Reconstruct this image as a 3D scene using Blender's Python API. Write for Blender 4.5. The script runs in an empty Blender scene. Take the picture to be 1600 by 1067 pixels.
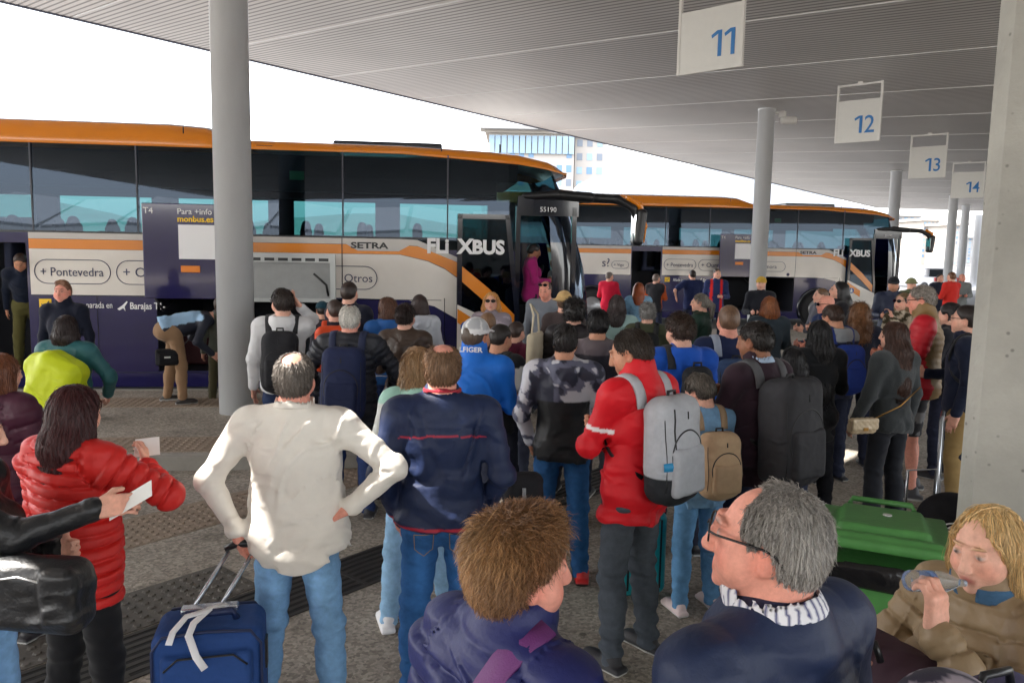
import bpy, bmesh, math, time
import numpy as np
from mathutils import Vector, Matrix
T00=time.time()
R=math.radians
sc=bpy.context.scene
COL=sc.collection
rng=np.random.RandomState(7)
V=lambda *a: np.array(a,dtype=np.float64)
def nrm(v):
    v=np.asarray(v,dtype=np.float64); return v/np.linalg.norm(v)
# ---------------------------------------------------------------- camera
F_PX=1244.0; CAMZ=2.15; PITCH=R(6.8); ROLL=R(1.05)
_f=V(0,math.cos(PITCH),-math.sin(PITCH)); _u0=V(0,math.sin(PITCH),math.cos(PITCH)); _r0=V(1,0,0)
_r=math.cos(ROLL)*_r0+math.sin(ROLL)*_u0; _u=-math.sin(ROLL)*_r0+math.cos(ROLL)*_u0
CAM=V(0,0,CAMZ)
def ray(px,py): return nrm(_r*(px-800)/F_PX+_u*(533.5-py)/F_PX+_f)
def at(px,py,Y):
    d=ray(px,py); return CAM+d*(Y/d[1])
def ground(px,py,z=0.0):
    d=ray(px,py); return CAM+d*((z-CAMZ)/d[2])
def proj(p):
    q=np.asarray(p)-CAM; w=q@_f; return (800+F_PX*(q@_r)/w, 533.5-F_PX*(q@_u)/w)
cd=bpy.data.cameras.new('camera'); cd.lens=28.0*F_PX/1244.4; cd.sensor_width=36; cd.clip_end=2000; cd.clip_start=.05
cam=bpy.data.objects.new('camera',cd); COL.objects.link(cam)
M=Matrix.Identity(4)
for i in range(3): M[i][0]=_r[i]; M[i][1]=_u[i]; M[i][2]=-_f[i]; M[i][3]=CAM[i]
cam.matrix_world=M; sc.camera=cam
sc.render.resolution_x=1024; sc.render.resolution_y=682
# ---------------------------------------------------------------- materials
_m={}
def mat(name,color=(.5,.5,.5),rough=.6,metal=0,spec=.5,noise=0,nscale=8,bump=0,bscale=60,attr=False,emit=None,coat=0,sheen=0,trans=0,alpha=1,stretch=None,bdist=.01,fold=0,fscale=7):
    if name in _m: return _m[name]
    m=bpy.data.materials.new(name); m.use_nodes=True; nt=m.node_tree; n=nt.nodes; L=nt.links
    b=n['Principled BSDF']; b.inputs['Roughness'].default_value=rough; b.inputs['Metallic'].default_value=metal
    b.inputs['Specular IOR Level'].default_value=spec
    if coat: b.inputs['Coat Weight'].default_value=coat; b.inputs['Coat Roughness'].default_value=.05
    if sheen: b.inputs['Sheen Weight'].default_value=sheen
    if trans: b.inputs['Transmission Weight'].default_value=trans; b.inputs['IOR'].default_value=1.2
    if alpha<1: b.inputs['Alpha'].default_value=alpha
    b.inputs['Base Color'].default_value=(*color,1)
    tc=n.new('ShaderNodeTexCoord'); src=tc.outputs['Object']
    if stretch:
        mp=n.new('ShaderNodeMapping'); mp.inputs['Scale'].default_value=stretch; L.new(src,mp.inputs[0]); src=mp.outputs[0]
    base=None
    if attr:
        a=n.new('ShaderNodeAttribute'); a.attribute_name='col'; base=a.outputs['Color']
    if noise:
        t=n.new('ShaderNodeTexNoise'); t.inputs['Scale'].default_value=nscale; t.inputs['Detail'].default_value=6; t.inputs['Roughness'].default_value=.65
        L.new(src,t.inputs['Vector'])
        mr=n.new('ShaderNodeMapRange'); mr.inputs[1].default_value=.25; mr.inputs[2].default_value=.75; mr.inputs[3].default_value=1-noise; mr.inputs[4].default_value=1+noise
        L.new(t.outputs['Fac'],mr.inputs[0])
        mx=n.new('ShaderNodeVectorMath'); mx.operation='SCALE'
        if base is not None: L.new(base,mx.inputs[0])
        else: mx.inputs[0].default_value=color
        L.new(mr.outputs[0],mx.inputs['Scale']); base=mx.outputs[0]
    if base is not None: L.new(base,b.inputs['Base Color'])
    if bump:
        t=n.new('ShaderNodeTexNoise'); t.inputs['Scale'].default_value=bscale; t.inputs['Detail'].default_value=4
        L.new(src,t.inputs['Vector']); bp=n.new('ShaderNodeBump'); bp.inputs['Strength'].default_value=bump; bp.inputs['Distance'].default_value=bdist
        L.new(t.outputs['Fac'],bp.inputs['Height']); L.new(bp.outputs[0],b.inputs['Normal'])
    if fold:
        t=n.new('ShaderNodeTexNoise'); t.noise_type='RIDGED_MULTIFRACTAL'; t.inputs['Scale'].default_value=fscale; t.inputs['Detail'].default_value=3; t.inputs['Distortion'].default_value=.6
        mp=n.new('ShaderNodeMapping'); mp.inputs['Scale'].default_value=(1,1,1.6); L.new(tc.outputs['Object'],mp.inputs[0]); L.new(mp.outputs[0],t.inputs['Vector'])
        b2=n.new('ShaderNodeBump'); b2.inputs['Strength'].default_value=fold; b2.inputs['Distance'].default_value=.02; L.new(t.outputs['Fac'],b2.inputs['Height'])
        if bump: L.new(b2.outputs[0],bp.inputs['Normal'])
        else: L.new(b2.outputs[0],b.inputs['Normal'])
    if emit: b.inputs['Emission Color'].default_value=(*emit[:3],1); b.inputs['Emission Strength'].default_value=emit[3]
    _m[name]=m; return m
# ---------------------------------------------------------------- objects
def tag(o,label=None,cat=None,group=None,kind=None):
    if label: o['label']=label
    if cat: o['category']=cat
    if group: o['group']=group
    if kind: o['kind']=kind
    return o
def empty(name,loc=(0,0,0),rz=0,label=None,cat=None,group=None):
    o=bpy.data.objects.new(name,None); COL.objects.link(o); o.location=tuple(loc); o.rotation_euler=(0,0,rz)
    o.empty_display_size=.1
    return tag(o,label,cat,group)
def link(name,me,parent=None,loc=None,rz=None):
    o=bpy.data.objects.new(name,me); COL.objects.link(o)
    if parent is not None: o.parent=parent
    if loc is not None: o.location=tuple(loc)
    if rz is not None: o.rotation_euler=(0,0,rz)
    return o
def np_mesh(name,verts,quads,material,cols=None,smooth=True):
    me=bpy.data.meshes.new(name); nv=len(verts); nf=len(quads)
    me.vertices.add(nv); me.vertices.foreach_set('co',np.ascontiguousarray(verts,dtype=np.float32).ravel())
    k=quads.shape[1]
    me.loops.add(nf*k); me.loops.foreach_set('vertex_index',np.ascontiguousarray(quads,dtype=np.int32).ravel())
    me.polygons.add(nf); me.polygons.foreach_set('loop_start',np.arange(0,nf*k,k,dtype=np.int32))
    try: me.polygons.foreach_set('loop_total',np.full(nf,k,dtype=np.int32))
    except Exception: pass
    me.update(calc_edges=True)
    if smooth: me.polygons.foreach_set('use_smooth',np.ones(nf,dtype=bool))
    if cols is not None:
        a=me.color_attributes.new('col','FLOAT_COLOR','POINT')
        c=np.ones((nv,4),dtype=np.float32); c[:,:3]=cols; a.data.foreach_set('color',c.ravel())
    for m in (material if isinstance(material,(list,tuple)) else [material]): me.materials.append(m)
    return me
class MB:
    """collects simple solids, then builds ONE mesh"""
    def __init__(s): s.bm=bmesh.new(); s.mi=0
    def _mi(s,fs):
        for f in fs: f.material_index=s.mi
    def box(s,lo,hi,mx=None,bev=0):
        lo=np.minimum(lo,hi).astype(float); hi2=np.maximum(lo,hi)
        vs=[]
        for k in range(8):
            p=Vector([(lo,hi)[(k>>i)&1][i] for i in range(3)])
            if mx is not None: p=mx@p
            vs.append(s.bm.verts.new(p))
        idx=[(0,2,3,1),(4,5,7,6),(0,1,5,4),(2,6,7,3),(0,4,6,2),(1,3,7,5)]
        fs=[s.bm.faces.new([vs[i] for i in q]) for q in idx]
        if bev:
            es=list({e for f in fs for e in f.edges})
            r=bmesh.ops.bevel(s.bm,geom=es,offset=bev,segments=2,affect='EDGES',profile=.5)
            s._mi(r['faces'])
        s._mi([f for f in fs if f.is_valid]); return s
    def poly(s,pts,th=None,d=None):
        """polygon; with th and d extruded along vector d*th"""
        vs=[s.bm.verts.new(tuple(p)) for p in pts]
        f=s.bm.faces.new(vs); fs=[f]
        if th:
            dv=Vector(tuple(d))*th
            v2=[s.bm.verts.new(v.co+dv) for v in vs]
            fs.append(s.bm.faces.new(list(reversed(v2))))
            n=len(vs)
            for i in range(n):
                fs.append(s.bm.faces.new([vs[i],v2[i],v2[(i+1)%n],vs[(i+1)%n]]))
        s._mi(fs); return s
    def tube(s,pts,r,seg=10,cap=True,flat=None):
        pts=[Vector(tuple(p)) for p in pts]; rs=r if hasattr(r,'__len__') else [r]*len(pts)
        rings=[]; prev=None
        for i,p in enumerate(pts):
            t=(pts[min(i+1,len(pts)-1)]-pts[max(i-1,0)]).normalized()
            if prev is None:
                a=Vector((0,0,1)) if abs(t.z)<.9 else Vector((1,0,0)); x=t.cross(a).normalized()
            else: x=(prev-t*prev.dot(t)).normalized()
            prev=x; y=t.cross(x)
            rings.append([s.bm.verts.new(p+(x*math.cos(2*math.pi*k/seg)+y*math.sin(2*math.pi*k/seg)*(flat or 1))*rs[i]) for k in range(seg)])
        fs=[]
        for a,b in zip(rings,rings[1:]):
            for k in range(seg): fs.append(s.bm.faces.new([a[k],a[(k+1)%seg],b[(k+1)%seg],b[k]]))
        for f in fs: f.smooth=True
        if cap: fs.append(s.bm.faces.new(list(reversed(rings[0])))); fs.append(s.bm.faces.new(rings[-1]))
        s._mi(fs); return s
    def lathe(s,prof,c=(0,0,0),seg=24,axis='z'):
        rings=[]; fs=[]
        for (r,z) in prof:
            ring=[]
            for k in range(seg):
                a=2*math.pi*k/seg; x,y=r*math.cos(a),r*math.sin(a)
                p={'z':(x,y,z),'y':(x,z,y),'x':(z,x,y)}[axis]
                ring.append(s.bm.verts.new((p[0]+c[0],p[1]+c[1],p[2]+c[2])))
            rings.append(ring)
        for a,b in zip(rings,rings[1:]):
            for k in range(seg): fs.append(s.bm.faces.new([a[k],a[(k+1)%seg],b[(k+1)%seg],b[k]]))
        for f in fs: f.smooth=True
        fs.append(s.bm.faces.new(list(reversed(rings[0])))); fs.append(s.bm.faces.new(rings[-1]))
        s._mi(fs); return s
    def build(s,name,mats,parent=None,loc=None,rz=None,mw=None):
        bmesh.ops.recalc_face_normals(s.bm,faces=s.bm.faces)
        me=bpy.data.meshes.new(name); s.bm.to_mesh(me); s.bm.free()
        for m in (mats if isinstance(mats,(list,tuple)) else [mats]): me.materials.append(m)
        o=link(name,me,parent,loc,rz)
        if mw is not None: o.matrix_world=mw
        return o
def text_obj(name,s,size,material,parent,mx,bold=0,align='LEFT',ext=.002,shear=0,sx=1):
    c=bpy.data.curves.new('t','FONT'); c.body=s; c.size=size; c.extrude=ext; c.offset=bold; c.align_x=align; c.shear=shear; c.resolution_u=3
    t=bpy.data.objects.new('t',c); COL.objects.link(t)
    dg=bpy.context.evaluated_depsgraph_get(); me=bpy.data.meshes.new_from_object(t.evaluated_get(dg))
    bpy.data.objects.remove(t); bpy.data.curves.remove(c)
    me.materials.clear(); me.materials.append(material)
    me.transform(mx@Matrix.Diagonal((sx,1,1,1)))
    return link(name,me,parent)
# ---------------------------------------------------------------- signed distance modelling
def wn(P,freq,seed,n=7,aniso=(1,1,1)):
    r=np.random.RandomState(seed); out=np.zeros(len(P),dtype=np.float32); an=np.array(aniso)
    for i in range(n):
        k=nrm(r.randn(3))*freq*(.6+.9*r.rand())*an
        out+=np.sin(P@k.astype(np.float32)+np.float32(r.rand()*6.28)+out*.9)
    return out/n
class Sdf:
    def __init__(s,k=.02): s.p=[]; s.k=k; s.post=[]; s.X=None
    def _tr(s,p):
        p=np.asarray(p,dtype=np.float64)
        return p if s.X is None else (s.X[0]@(p-s.X[1])+s.X[1]+s.X[2])
    def cap(s,a,b,r1,r2=None,k=None,op='add',flat=None):
        r2=r1 if r2 is None else r2; s.p.append(('c',s._tr(a),s._tr(b),r1,r2,s.k if k is None else k,op,flat)); return s
    def ell(s,c,r,rot=None,k=None,op='add'):
        Rm=np.eye(3) if rot is None else np.asarray(rot)
        if s.X is not None: Rm=s.X[0]@Rm
        r=np.asarray(r,dtype=float); r=np.array([r]*3) if r.ndim==0 else r
        s.p.append(('e',s._tr(c),r,Rm,None,s.k if k is None else k,op,None)); return s
    def box(s,c,r,rnd=.01,rot=None,k=None,op='add'):
        Rm=np.eye(3) if rot is None else np.asarray(rot)
        if s.X is not None: Rm=s.X[0]@Rm
        s.p.append(('b',s._tr(c),np.asarray(r,dtype=float),Rm,rnd,s.k if k is None else k,op,None)); return s
    def bounds(s,m=.03):
        lo=np.full(3,1e9); hi=-lo
        for q in s.p:
            if q[6]!='add': continue
            if q[0]=='c':
                rr=max(q[3],q[4]); l=np.minimum(q[1],q[2])-rr; h=np.maximum(q[1],q[2])+rr
            else:
                e=np.abs(q[3])@q[2]; l=q[1]-e; h=q[1]+e
            lo=np.minimum(lo,l); hi=np.maximum(hi,h)
        return lo-m,hi+m
    def __call__(s,P):
        P=P.astype(np.float32); d=np.full(len(P),.15,dtype=np.float32); MG=.09
        for q in s.p:
            if q[0]=='c':
                a,b=q[1],q[2]; rr=max(q[3],q[4])+MG; lo=np.minimum(a,b)-rr; hi=np.maximum(a,b)+rr
            else:
                e=np.abs(q[3])@q[2]+MG; lo=q[1]-e; hi=q[1]+e
            m=np.flatnonzero((P[:,0]>lo[0])&(P[:,0]<hi[0])&(P[:,1]>lo[1])&(P[:,1]<hi[1])&(P[:,2]>lo[2])&(P[:,2]<hi[2]))
            if len(m)==0: continue
            p=P[m]
            if q[0]=='c':
                a32=a.astype(np.float32); ba=(b-a).astype(np.float32); L2=float(ba@ba)+1e-9
                t=np.clip((p-a32)@ba/L2,0,1); v=p-a32-t[:,None]*ba
                if q[7] is not None:   # flattened along a direction
                    fd=np.asarray(q[7][0],dtype=np.float32); kf=q[7][1]; c=v@fd; v=v+np.outer(c*(kf-1),fd).astype(np.float32)
                f=np.sqrt((v*v).sum(1))-(q[3]+(q[4]-q[3])*t)
            elif q[0]=='e':
                l=(p-q[1].astype(np.float32))@q[3].astype(np.float32); r=q[2].astype(np.float32)
                k0=np.sqrt(((l/r)**2).sum(1)); k1=np.sqrt(((l/(r*r))**2).sum(1))+1e-6; f=k0*(k0-1)/k1
            else:
                l=np.abs((p-q[1].astype(np.float32))@q[3].astype(np.float32))-(q[2]-q[4]).astype(np.float32)
                f=np.sqrt((np.maximum(l,0)**2).sum(1))+np.minimum(l.max(1),0)-q[4]
            k=q[5]; dm=d[m]
            if q[6]=='add':
                h=np.clip(.5+.5*(dm-f)/k,0,1); d[m]=dm*(1-h)+f*h-k*h*(1-h)
            else:
                g=-f; h=np.clip(.5-.5*(dm-g)/k,0,1); d[m]=dm*(1-h)+g*h+k*h*(1-h)
        for fn in s.post: d=fn(P,d)
        return d
def _grid(ix,lo,h): return (lo+ix*h)
def surf(f,h,lo=None,hi=None,slack=0):
    """surface nets over a narrow band; returns verts, quads"""
    if lo is None: lo,hi=f.bounds()
    lo=np.asarray(lo,dtype=np.float64); n=np.ceil((np.asarray(hi)-lo)/(4*h)).astype(int)+1
    ci=np.stack(np.meshgrid(*[np.arange(k) for k in n],indexing='ij'),-1).reshape(-1,3)
    dc=f(lo+(ci*4+1.5)*h)
    act=np.abs(dc)<4.4*h+slack
    Fd=np.where(dc<0,np.float32(-1),np.float32(1)).reshape(n)
    Fd=Fd.repeat(4,0).repeat(4,1).repeat(4,2)
    off=np.stack(np.meshgrid(*[np.arange(4)]*3,indexing='ij'),-1).reshape(-1,3)
    fi=(ci[act][:,None,:]*4+off[None]).reshape(-1,3)
    if len(fi)==0: return np.zeros((0,3)),np.zeros((0,4),int)
    Fd[fi[:,0],fi[:,1],fi[:,2]]=f(lo+fi*h)
    s=(Fd<0)
    cnt=np.zeros(tuple(np.array(s.shape)-1),dtype=np.int8)
    for dx in (0,1):
        for dy in (0,1):
            for dz in (0,1):
                cnt+=s[dx:s.shape[0]-1+dx,dy:s.shape[1]-1+dy,dz:s.shape[2]-1+dz]
    cells=np.argwhere((cnt>0)&(cnt<8))
    if len(cells)==0: return np.zeros((0,3)),np.zeros((0,4),int)
    vid=np.full(cnt.shape,-1,dtype=np.int32); vid[cells[:,0],cells[:,1],cells[:,2]]=np.arange(len(cells))
    acc=np.zeros((len(cells),3)); w=np.zeros(len(cells))
    cor=[(x,y,z) for x in (0,1) for y in (0,1) for z in (0,1)]
    val={c:Fd[cells[:,0]+c[0],cells[:,1]+c[1],cells[:,2]+c[2]] for c in cor}
    for c in cor:
        for ax in range(3):
            if c[ax]: continue
            c2=list(c); c2[ax]=1; c2=tuple(c2); a,b=val[c],val[c2]; m=(a<0)!=(b<0)
            t=a[m]/(a[m]-b[m]); pt=np.tile(np.array(c,dtype=float),(m.sum(),1)); pt[:,ax]=t
            acc[m]+=pt; w[m]+=1
    verts=lo+(cells+acc/w[:,None])*h
    quads=[]
    for ax in range(3):
        sl=[slice(1,k-1) for k in s.shape]; sl0=list(sl); sl1=list(sl)
        sl0[ax]=slice(0,s.shape[ax]-1); sl1[ax]=slice(1,s.shape[ax])
        A=s[tuple(sl0)]; B=s[tuple(sl1)]
        for sgn in (0,1):
            e=np.argwhere((A&~B) if sgn==0 else (~A&B)).astype(int)
            if len(e)==0: continue
            for j in range(3):
                if j!=ax: e[:,j]+=1
            b1,b2=[(1,2),(2,0),(0,1)][ax]
            o=np.eye(3,dtype=int)
            q=[e-o[b1]-o[b2],e-o[b2],e,e-o[b1]]
            ids=[vid[k[:,0],k[:,1],k[:,2]] for k in q]
            if sgn==1: ids=ids[::-1]
            quads.append(np.stack(ids,1))
    Q=np.concatenate(quads) if quads else np.zeros((0,4),int)
    Q=Q[(Q>=0).all(1)]
    return verts,Q
def sdf_obj(name,f,h,material,parent=None,colf=None,color=None,loc=None,rz=None,slack=0,lo=None,hi=None):
    v,q=surf(f,h,lo,hi,slack)
    cols=None
    if colf is not None: cols=colf(v)
    elif color is not None: cols=np.tile(np.array(color),(len(v),1))
    return link(name,np_mesh(name,v,q,material,cols),parent,loc,rz)
def rotx(a): c,s=math.cos(a),math.sin(a); return np.array([[1,0,0],[0,c,-s],[0,s,c]])
def roty(a): c,s=math.cos(a),math.sin(a); return np.array([[c,0,s],[0,1,0],[-s,0,c]])
def rotz(a): c,s=math.cos(a),math.sin(a); return np.array([[c,-s,0],[s,c,0],[0,0,1]])
def srgb(r,g,b):
    f=lambda c: (c/255/12.92) if c/255<=.04045 else ((c/255+.055)/1.055)**2.4
    return (f(r),f(g),f(b))
# ================================================================ light
SUN=nrm(V(-.62,-.05,.78))
w=bpy.data.worlds.new("World"); sc.world=w; w.use_nodes=True; nt=w.node_tree; bg=nt.nodes['Background']
sky=nt.nodes.new('ShaderNodeTexSky'); sky.sky_type='NISHITA'; sky.sun_disc=False
sky.sun_elevation=math.asin(SUN[2]); sky.sun_rotation=math.atan2(SUN[0],SUN[1]); sky.air_density=1.0; sky.dust_density=3.5; sky.altitude=50
mxn=nt.nodes.new('ShaderNodeMix'); mxn.data_type='RGBA'; mxn.inputs[0].default_value=.45
nt.links.new(sky.outputs[0],mxn.inputs[6]); mxn.inputs[7].default_value=(7.9,7.75,7.6,1)
nt.links.new(mxn.outputs[2],bg.inputs[0]); bg.inputs[1].default_value=.15
sl=bpy.data.lights.new('sun','SUN'); sl.energy=2.6; sl.angle=R(.5); sl.color=(1,.95,.88)
so=bpy.data.objects.new('sun',sl); COL.objects.link(so); so.rotation_euler=Vector(tuple(SUN)).to_track_quat('Z','Y').to_euler()
sc.view_settings.view_transform='Standard'; sc.view_settings.look='None'; sc.view_settings.gamma=1; sc.view_settings.exposure=2.75
# ================================================================ ground
asph=mat('asphalt',srgb(150,142,131),.85,noise=.22,nscale=2.2,bump=.5,bscale=90,bdist=.006)
n=asph.node_tree.nodes; L=asph.node_tree.links      # aggregate speckle and stains
b=n['Principled BSDF']; old=b.inputs['Base Color'].links[0].from_socket
vo=n.new('ShaderNodeTexVoronoi'); vo.inputs['Scale'].default_value=55; tc=[k for k in n if k.bl_idname=='ShaderNodeTexCoord'][0]; L.new(tc.outputs['Object'],vo.inputs['Vector'])
sp=n.new('ShaderNodeSeparateColor'); L.new(vo.outputs['Color'],sp.inputs[0])
mr=n.new('ShaderNodeMapRange'); mr.inputs[3].default_value=.62; mr.inputs[4].default_value=1.35; L.new(sp.outputs[0],mr.inputs[0])
vm=n.new('ShaderNodeVectorMath'); vm.operation='SCALE'; L.new(old,vm.inputs[0]); L.new(mr.outputs[0],vm.inputs['Scale'])
v2=n.new('ShaderNodeTexNoise'); v2.inputs['Scale'].default_value=3.1; v2.inputs['Detail'].default_value=3; L.new(tc.outputs['Object'],v2.inputs['Vector'])
m2=n.new('ShaderNodeMapRange'); m2.inputs[1].default_value=.62; m2.inputs[2].default_value=.70; m2.inputs[3].default_value=1; m2.inputs[4].default_value=.72; L.new(v2.outputs['Fac'],m2.inputs[0])
v3=n.new('ShaderNodeVectorMath'); v3.operation='SCALE'; L.new(vm.outputs[0],v3.inputs[0]); L.new(m2.outputs[0],v3.inputs['Scale']); v5=n.new('ShaderNodeTexVoronoi'); v5.inputs['Scale'].default_value=2.6; L.new(tc.outputs['Object'],v5.inputs['Vector'])
m5=n.new('ShaderNodeMapRange'); m5.inputs[1].default_value=.045; m5.inputs[2].default_value=.065; m5.inputs[3].default_value=.4; m5.inputs[4].default_value=1; L.new(v5.outputs['Distance'],m5.inputs[0])
v6=n.new('ShaderNodeVectorMath'); v6.operation='SCALE'; L.new(v3.outputs[0],v6.inputs[0]); L.new(m5.outputs[0],v6.inputs['Scale']); L.new(v6.outputs[0],b.inputs['Base Color'])
road=mat('road',srgb(84,83,82),.9,noise=.12,nscale=3,bump=.3,bscale=120)
conc=mat('concrete',srgb(156,154,147),.9,noise=.2,nscale=2.2,bump=.35,bscale=35)
kerbm=mat('kerb_stone',srgb(150,146,138),.8,noise=.15,nscale=6,bump=.3,bscale=50)
tact=mat('tactile_tile',srgb(144,128,112),.8,noise=.18,nscale=5,bump=.3,bscale=50)
grate=mat('grate_iron',srgb(70,68,66),.55,metal=.6,noise=.2,nscale=10)
steel=mat('painted_steel',srgb(222,225,228),.32,metal=.15,noise=.07,nscale=3,stretch=(1,1,.25),bump=.08,bscale=6)
wsteel=mat('white_steel',srgb(225,224,220),.4,noise=.03)
black=mat('black_plastic',srgb(30,31,34),.35,noise=.1)
bd=nrm(V(1,.11,0)); bn=V(-bd[1],bd[0],0)            # bus direction, and away from camera
def BP(s,y,z,Y0): return V(0,Y0,0)+bd*s+bn*y+V(0,0,z)
# ground sheets: road level -0.12, boarding platform at 0 (a real step)
gm=MB(); gm.poly([(-900,-300,-.122),(900,-300,-.122),(900,1500,-.122),(-900,1500,-.122)]); o=gm.build('ground',road); tag(o,kind='structure')
a2=nrm(V(.643,.766,0)); n2=V(-a2[1],a2[0],0)
# platform surface: everything on the near side, with its far edge following the parked buses' kerb
pm=MB()
edge=[(-40,-30),(40,-30),(60,30.0),(26,33)]
pts=[V(-40,-30,0),V(45,-30,0),V(45,40,0),V(24,40,0),BP(14.5,-2.6,0,23.8),BP(4,-2.6,0,23.8),BP(3.2,-.55,0,11.75),BP(-34,-.55,0,11.75)]
pm.poly(pts,.25,(0,0,-1)); o=pm.build('platform_pavement',asph); tag(o,kind='structure')
# raised boarding island beside the near bus
im=MB(); iz=.13
isl=[BP(-30,-3.95,.0,11.75),BP(-1.6,-3.95,0,11.75),BP(-1.0,-3.6,0,11.75),BP(-1.0,-1.0,0,11.75),BP(-1.6,-.62,0,11.75),BP(-30,-.62,0,11.75)]
im.poly([p+V(0,0,-.1) for p in isl],.1+iz,(0,0,1)); o=im.build('boarding_island',asph); tag(o,kind='structure')
km=MB()
km.poly([BP(-30,-4.1,-.1,11.75),BP(-1.5,-4.1,-.1,11.75),BP(-1.5,-3.953,-.1,11.75),BP(-30,-3.953,-.1,11.75)],.1+iz+.004,(0,0,1))
km.poly([BP(-30,-.617,-.2,11.75),BP(-1.5,-.617,-.2,11.75),BP(-1.5,-.5,-.2,11.75),BP(-30,-.5,-.2,11.75)],.2+iz+.004,(0,0,1))
o=km.build('kerb',kerbm); tag(o,kind='structure')
def tactile(name,o0,u,wv,nu,nw,tile,z):
    m=MB(); u=nrm(u); wv=nrm(wv)
    m.poly([o0+V(0,0,z),o0+u*nu*tile+V(0,0,z),o0+u*nu*tile+wv*nw*tile+V(0,0,z),o0+wv*nw*tile+V(0,0,z)],.02,(0,0,-1))
    bl=tile/5
    for i in range(int(nu*5)):
        for j in range(int(nw*5)):
            c=o0+u*(i+.5)*bl+wv*(j+.5)*bl+V(0,0,z+.001)
            ri=.32*bl
            P=[c+u*(ri*math.cos(t))+wv*(ri*math.sin(t)) for t in (0,1.047,2.094,3.14159,4.189,5.236)]
            Q=[p*1+V(0,0,.006)-(p-c)*.35 for p in P]
            vp=[m.bm.verts.new(tuple(p)) for p in P]; vq=[m.bm.verts.new(tuple(p)) for p in Q]
            m.bm.faces.new(vq)
            for k in range(6): m.bm.faces.new([vp[k],vp[(k+1)%6],vq[(k+1)%6],vq[k]])
    o=m.build(name,tact); tag(o,kind='structure'); return o
tactile('tactile_paving',BP(-8.2,-3.9,0,11.75),bd,bn,16,1.5,.4,iz+.004)
tactile('tactile_paving',BP(-8.2,-1.75,0,11.75),bd,bn,16,1.5,.4,iz+.004)
g0s=ground(330,1010)-a2*3
tactile('tactile_paving',ground(250,842)-a2*1.7-n2*.02,a2,n2,12,1.5,.4,.004)
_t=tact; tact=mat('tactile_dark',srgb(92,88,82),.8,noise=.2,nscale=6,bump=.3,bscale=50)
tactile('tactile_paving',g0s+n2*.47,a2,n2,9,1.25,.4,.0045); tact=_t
# drain channel: frame and bars
dm=MB(); g0=ground(330,1010)-a2*3; Ld=9.5; dw=.42
for t in (-.02,dw): dm.poly([g0+n2*t+V(0,0,.006),g0+a2*Ld+n2*t+V(0,0,.006),g0+a2*Ld+n2*(t+.03)+V(0,0,.006),g0+n2*(t+.03)+V(0,0,.006)],.03,(0,0,-1))
for k in range(6):
    t=.045+k*.063
    dm.poly([g0+n2*t+V(0,0,.005),g0+a2*Ld+n2*t+V(0,0,.005),g0+a2*Ld+n2*(t+.034)+V(0,0,.005),g0+n2*(t+.034)+V(0,0,.005)],.012,(0,0,-1))
for k in range(13):
    t=.3+k*.75
    dm.poly([g0+a2*t+n2*.01+V(0,0,.0075),g0+a2*(t+.03)+n2*.01+V(0,0,.0075),g0+a2*(t+.03)+n2*(dw)+V(0,0,.0075),g0+a2*t+n2*dw+V(0,0,.0075)],.01,(0,0,-1))
o=dm.build('drain_grating',grate); tag(o,'long dark slotted drain grating set in the asphalt behind the man in the white shirt','drain')
d2m=MB(); d2m.poly([g0+n2*.01+V(0,0,.0025),g0+a2*Ld+n2*.01+V(0,0,.0025),g0+a2*Ld+n2*dw+V(0,0,.0025),g0+n2*dw+V(0,0,.0025)]); d2m.build('drain_bed',mat('drain_dark',(.012,.012,.012),.9),o)
# ================================================================ canopy
P0=at(1196,170,20.9); d1=ray(-550,262); d2=ray(1960,463)
cn=nrm(np.cross(d1,d2)); cn*=np.sign(cn[2])
ex=d2-cn*(d2@cn); ex=nrm(ex); ey=nrm(np.cross(cn,ex))   # ex along the edge (away), ey towards the open side
def can(px,py):
    d=ray(px,py); t=((P0-CAM)@cn)/(d@cn); return CAM+d*t
A=can(750,178); 
MC=Matrix.Identity(4)
for i in range(3): MC[i][0]=ex[i]; MC[i][1]=ey[i]; MC[i][2]=cn[i]; MC[i][3]=A[i]
MCi=np.array(MC.inverted())
def cl(p): return (MCi@np.append(p,1))[:3]
xe=cl(can(1375,325))[0]; far2=cl(can(1700,326)); 
ceil=mat('canopy_slats',srgb(176,172,168),.55,metal=.2)
n=ceil.node_tree.nodes; L=ceil.node_tree.links; b=n['Principled BSDF']
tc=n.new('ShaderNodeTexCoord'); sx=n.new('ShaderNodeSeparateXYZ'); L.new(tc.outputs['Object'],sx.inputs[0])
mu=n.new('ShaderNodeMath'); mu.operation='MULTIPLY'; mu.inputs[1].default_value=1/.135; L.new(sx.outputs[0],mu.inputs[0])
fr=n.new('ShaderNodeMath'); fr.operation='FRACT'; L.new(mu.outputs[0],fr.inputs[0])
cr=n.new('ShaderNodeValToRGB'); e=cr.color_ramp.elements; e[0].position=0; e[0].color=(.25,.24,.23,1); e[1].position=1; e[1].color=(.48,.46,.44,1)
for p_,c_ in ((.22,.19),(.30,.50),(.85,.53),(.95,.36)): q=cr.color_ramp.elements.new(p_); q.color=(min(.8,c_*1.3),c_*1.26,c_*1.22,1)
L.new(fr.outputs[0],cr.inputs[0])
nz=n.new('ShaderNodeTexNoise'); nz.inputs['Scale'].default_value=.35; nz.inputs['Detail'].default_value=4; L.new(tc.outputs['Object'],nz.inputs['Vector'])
mr=n.new('ShaderNodeMapRange'); mr.inputs[3].default_value=.8; mr.inputs[4].default_value=1.2; L.new(nz.outputs['Fac'],mr.inputs[0])
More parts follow.
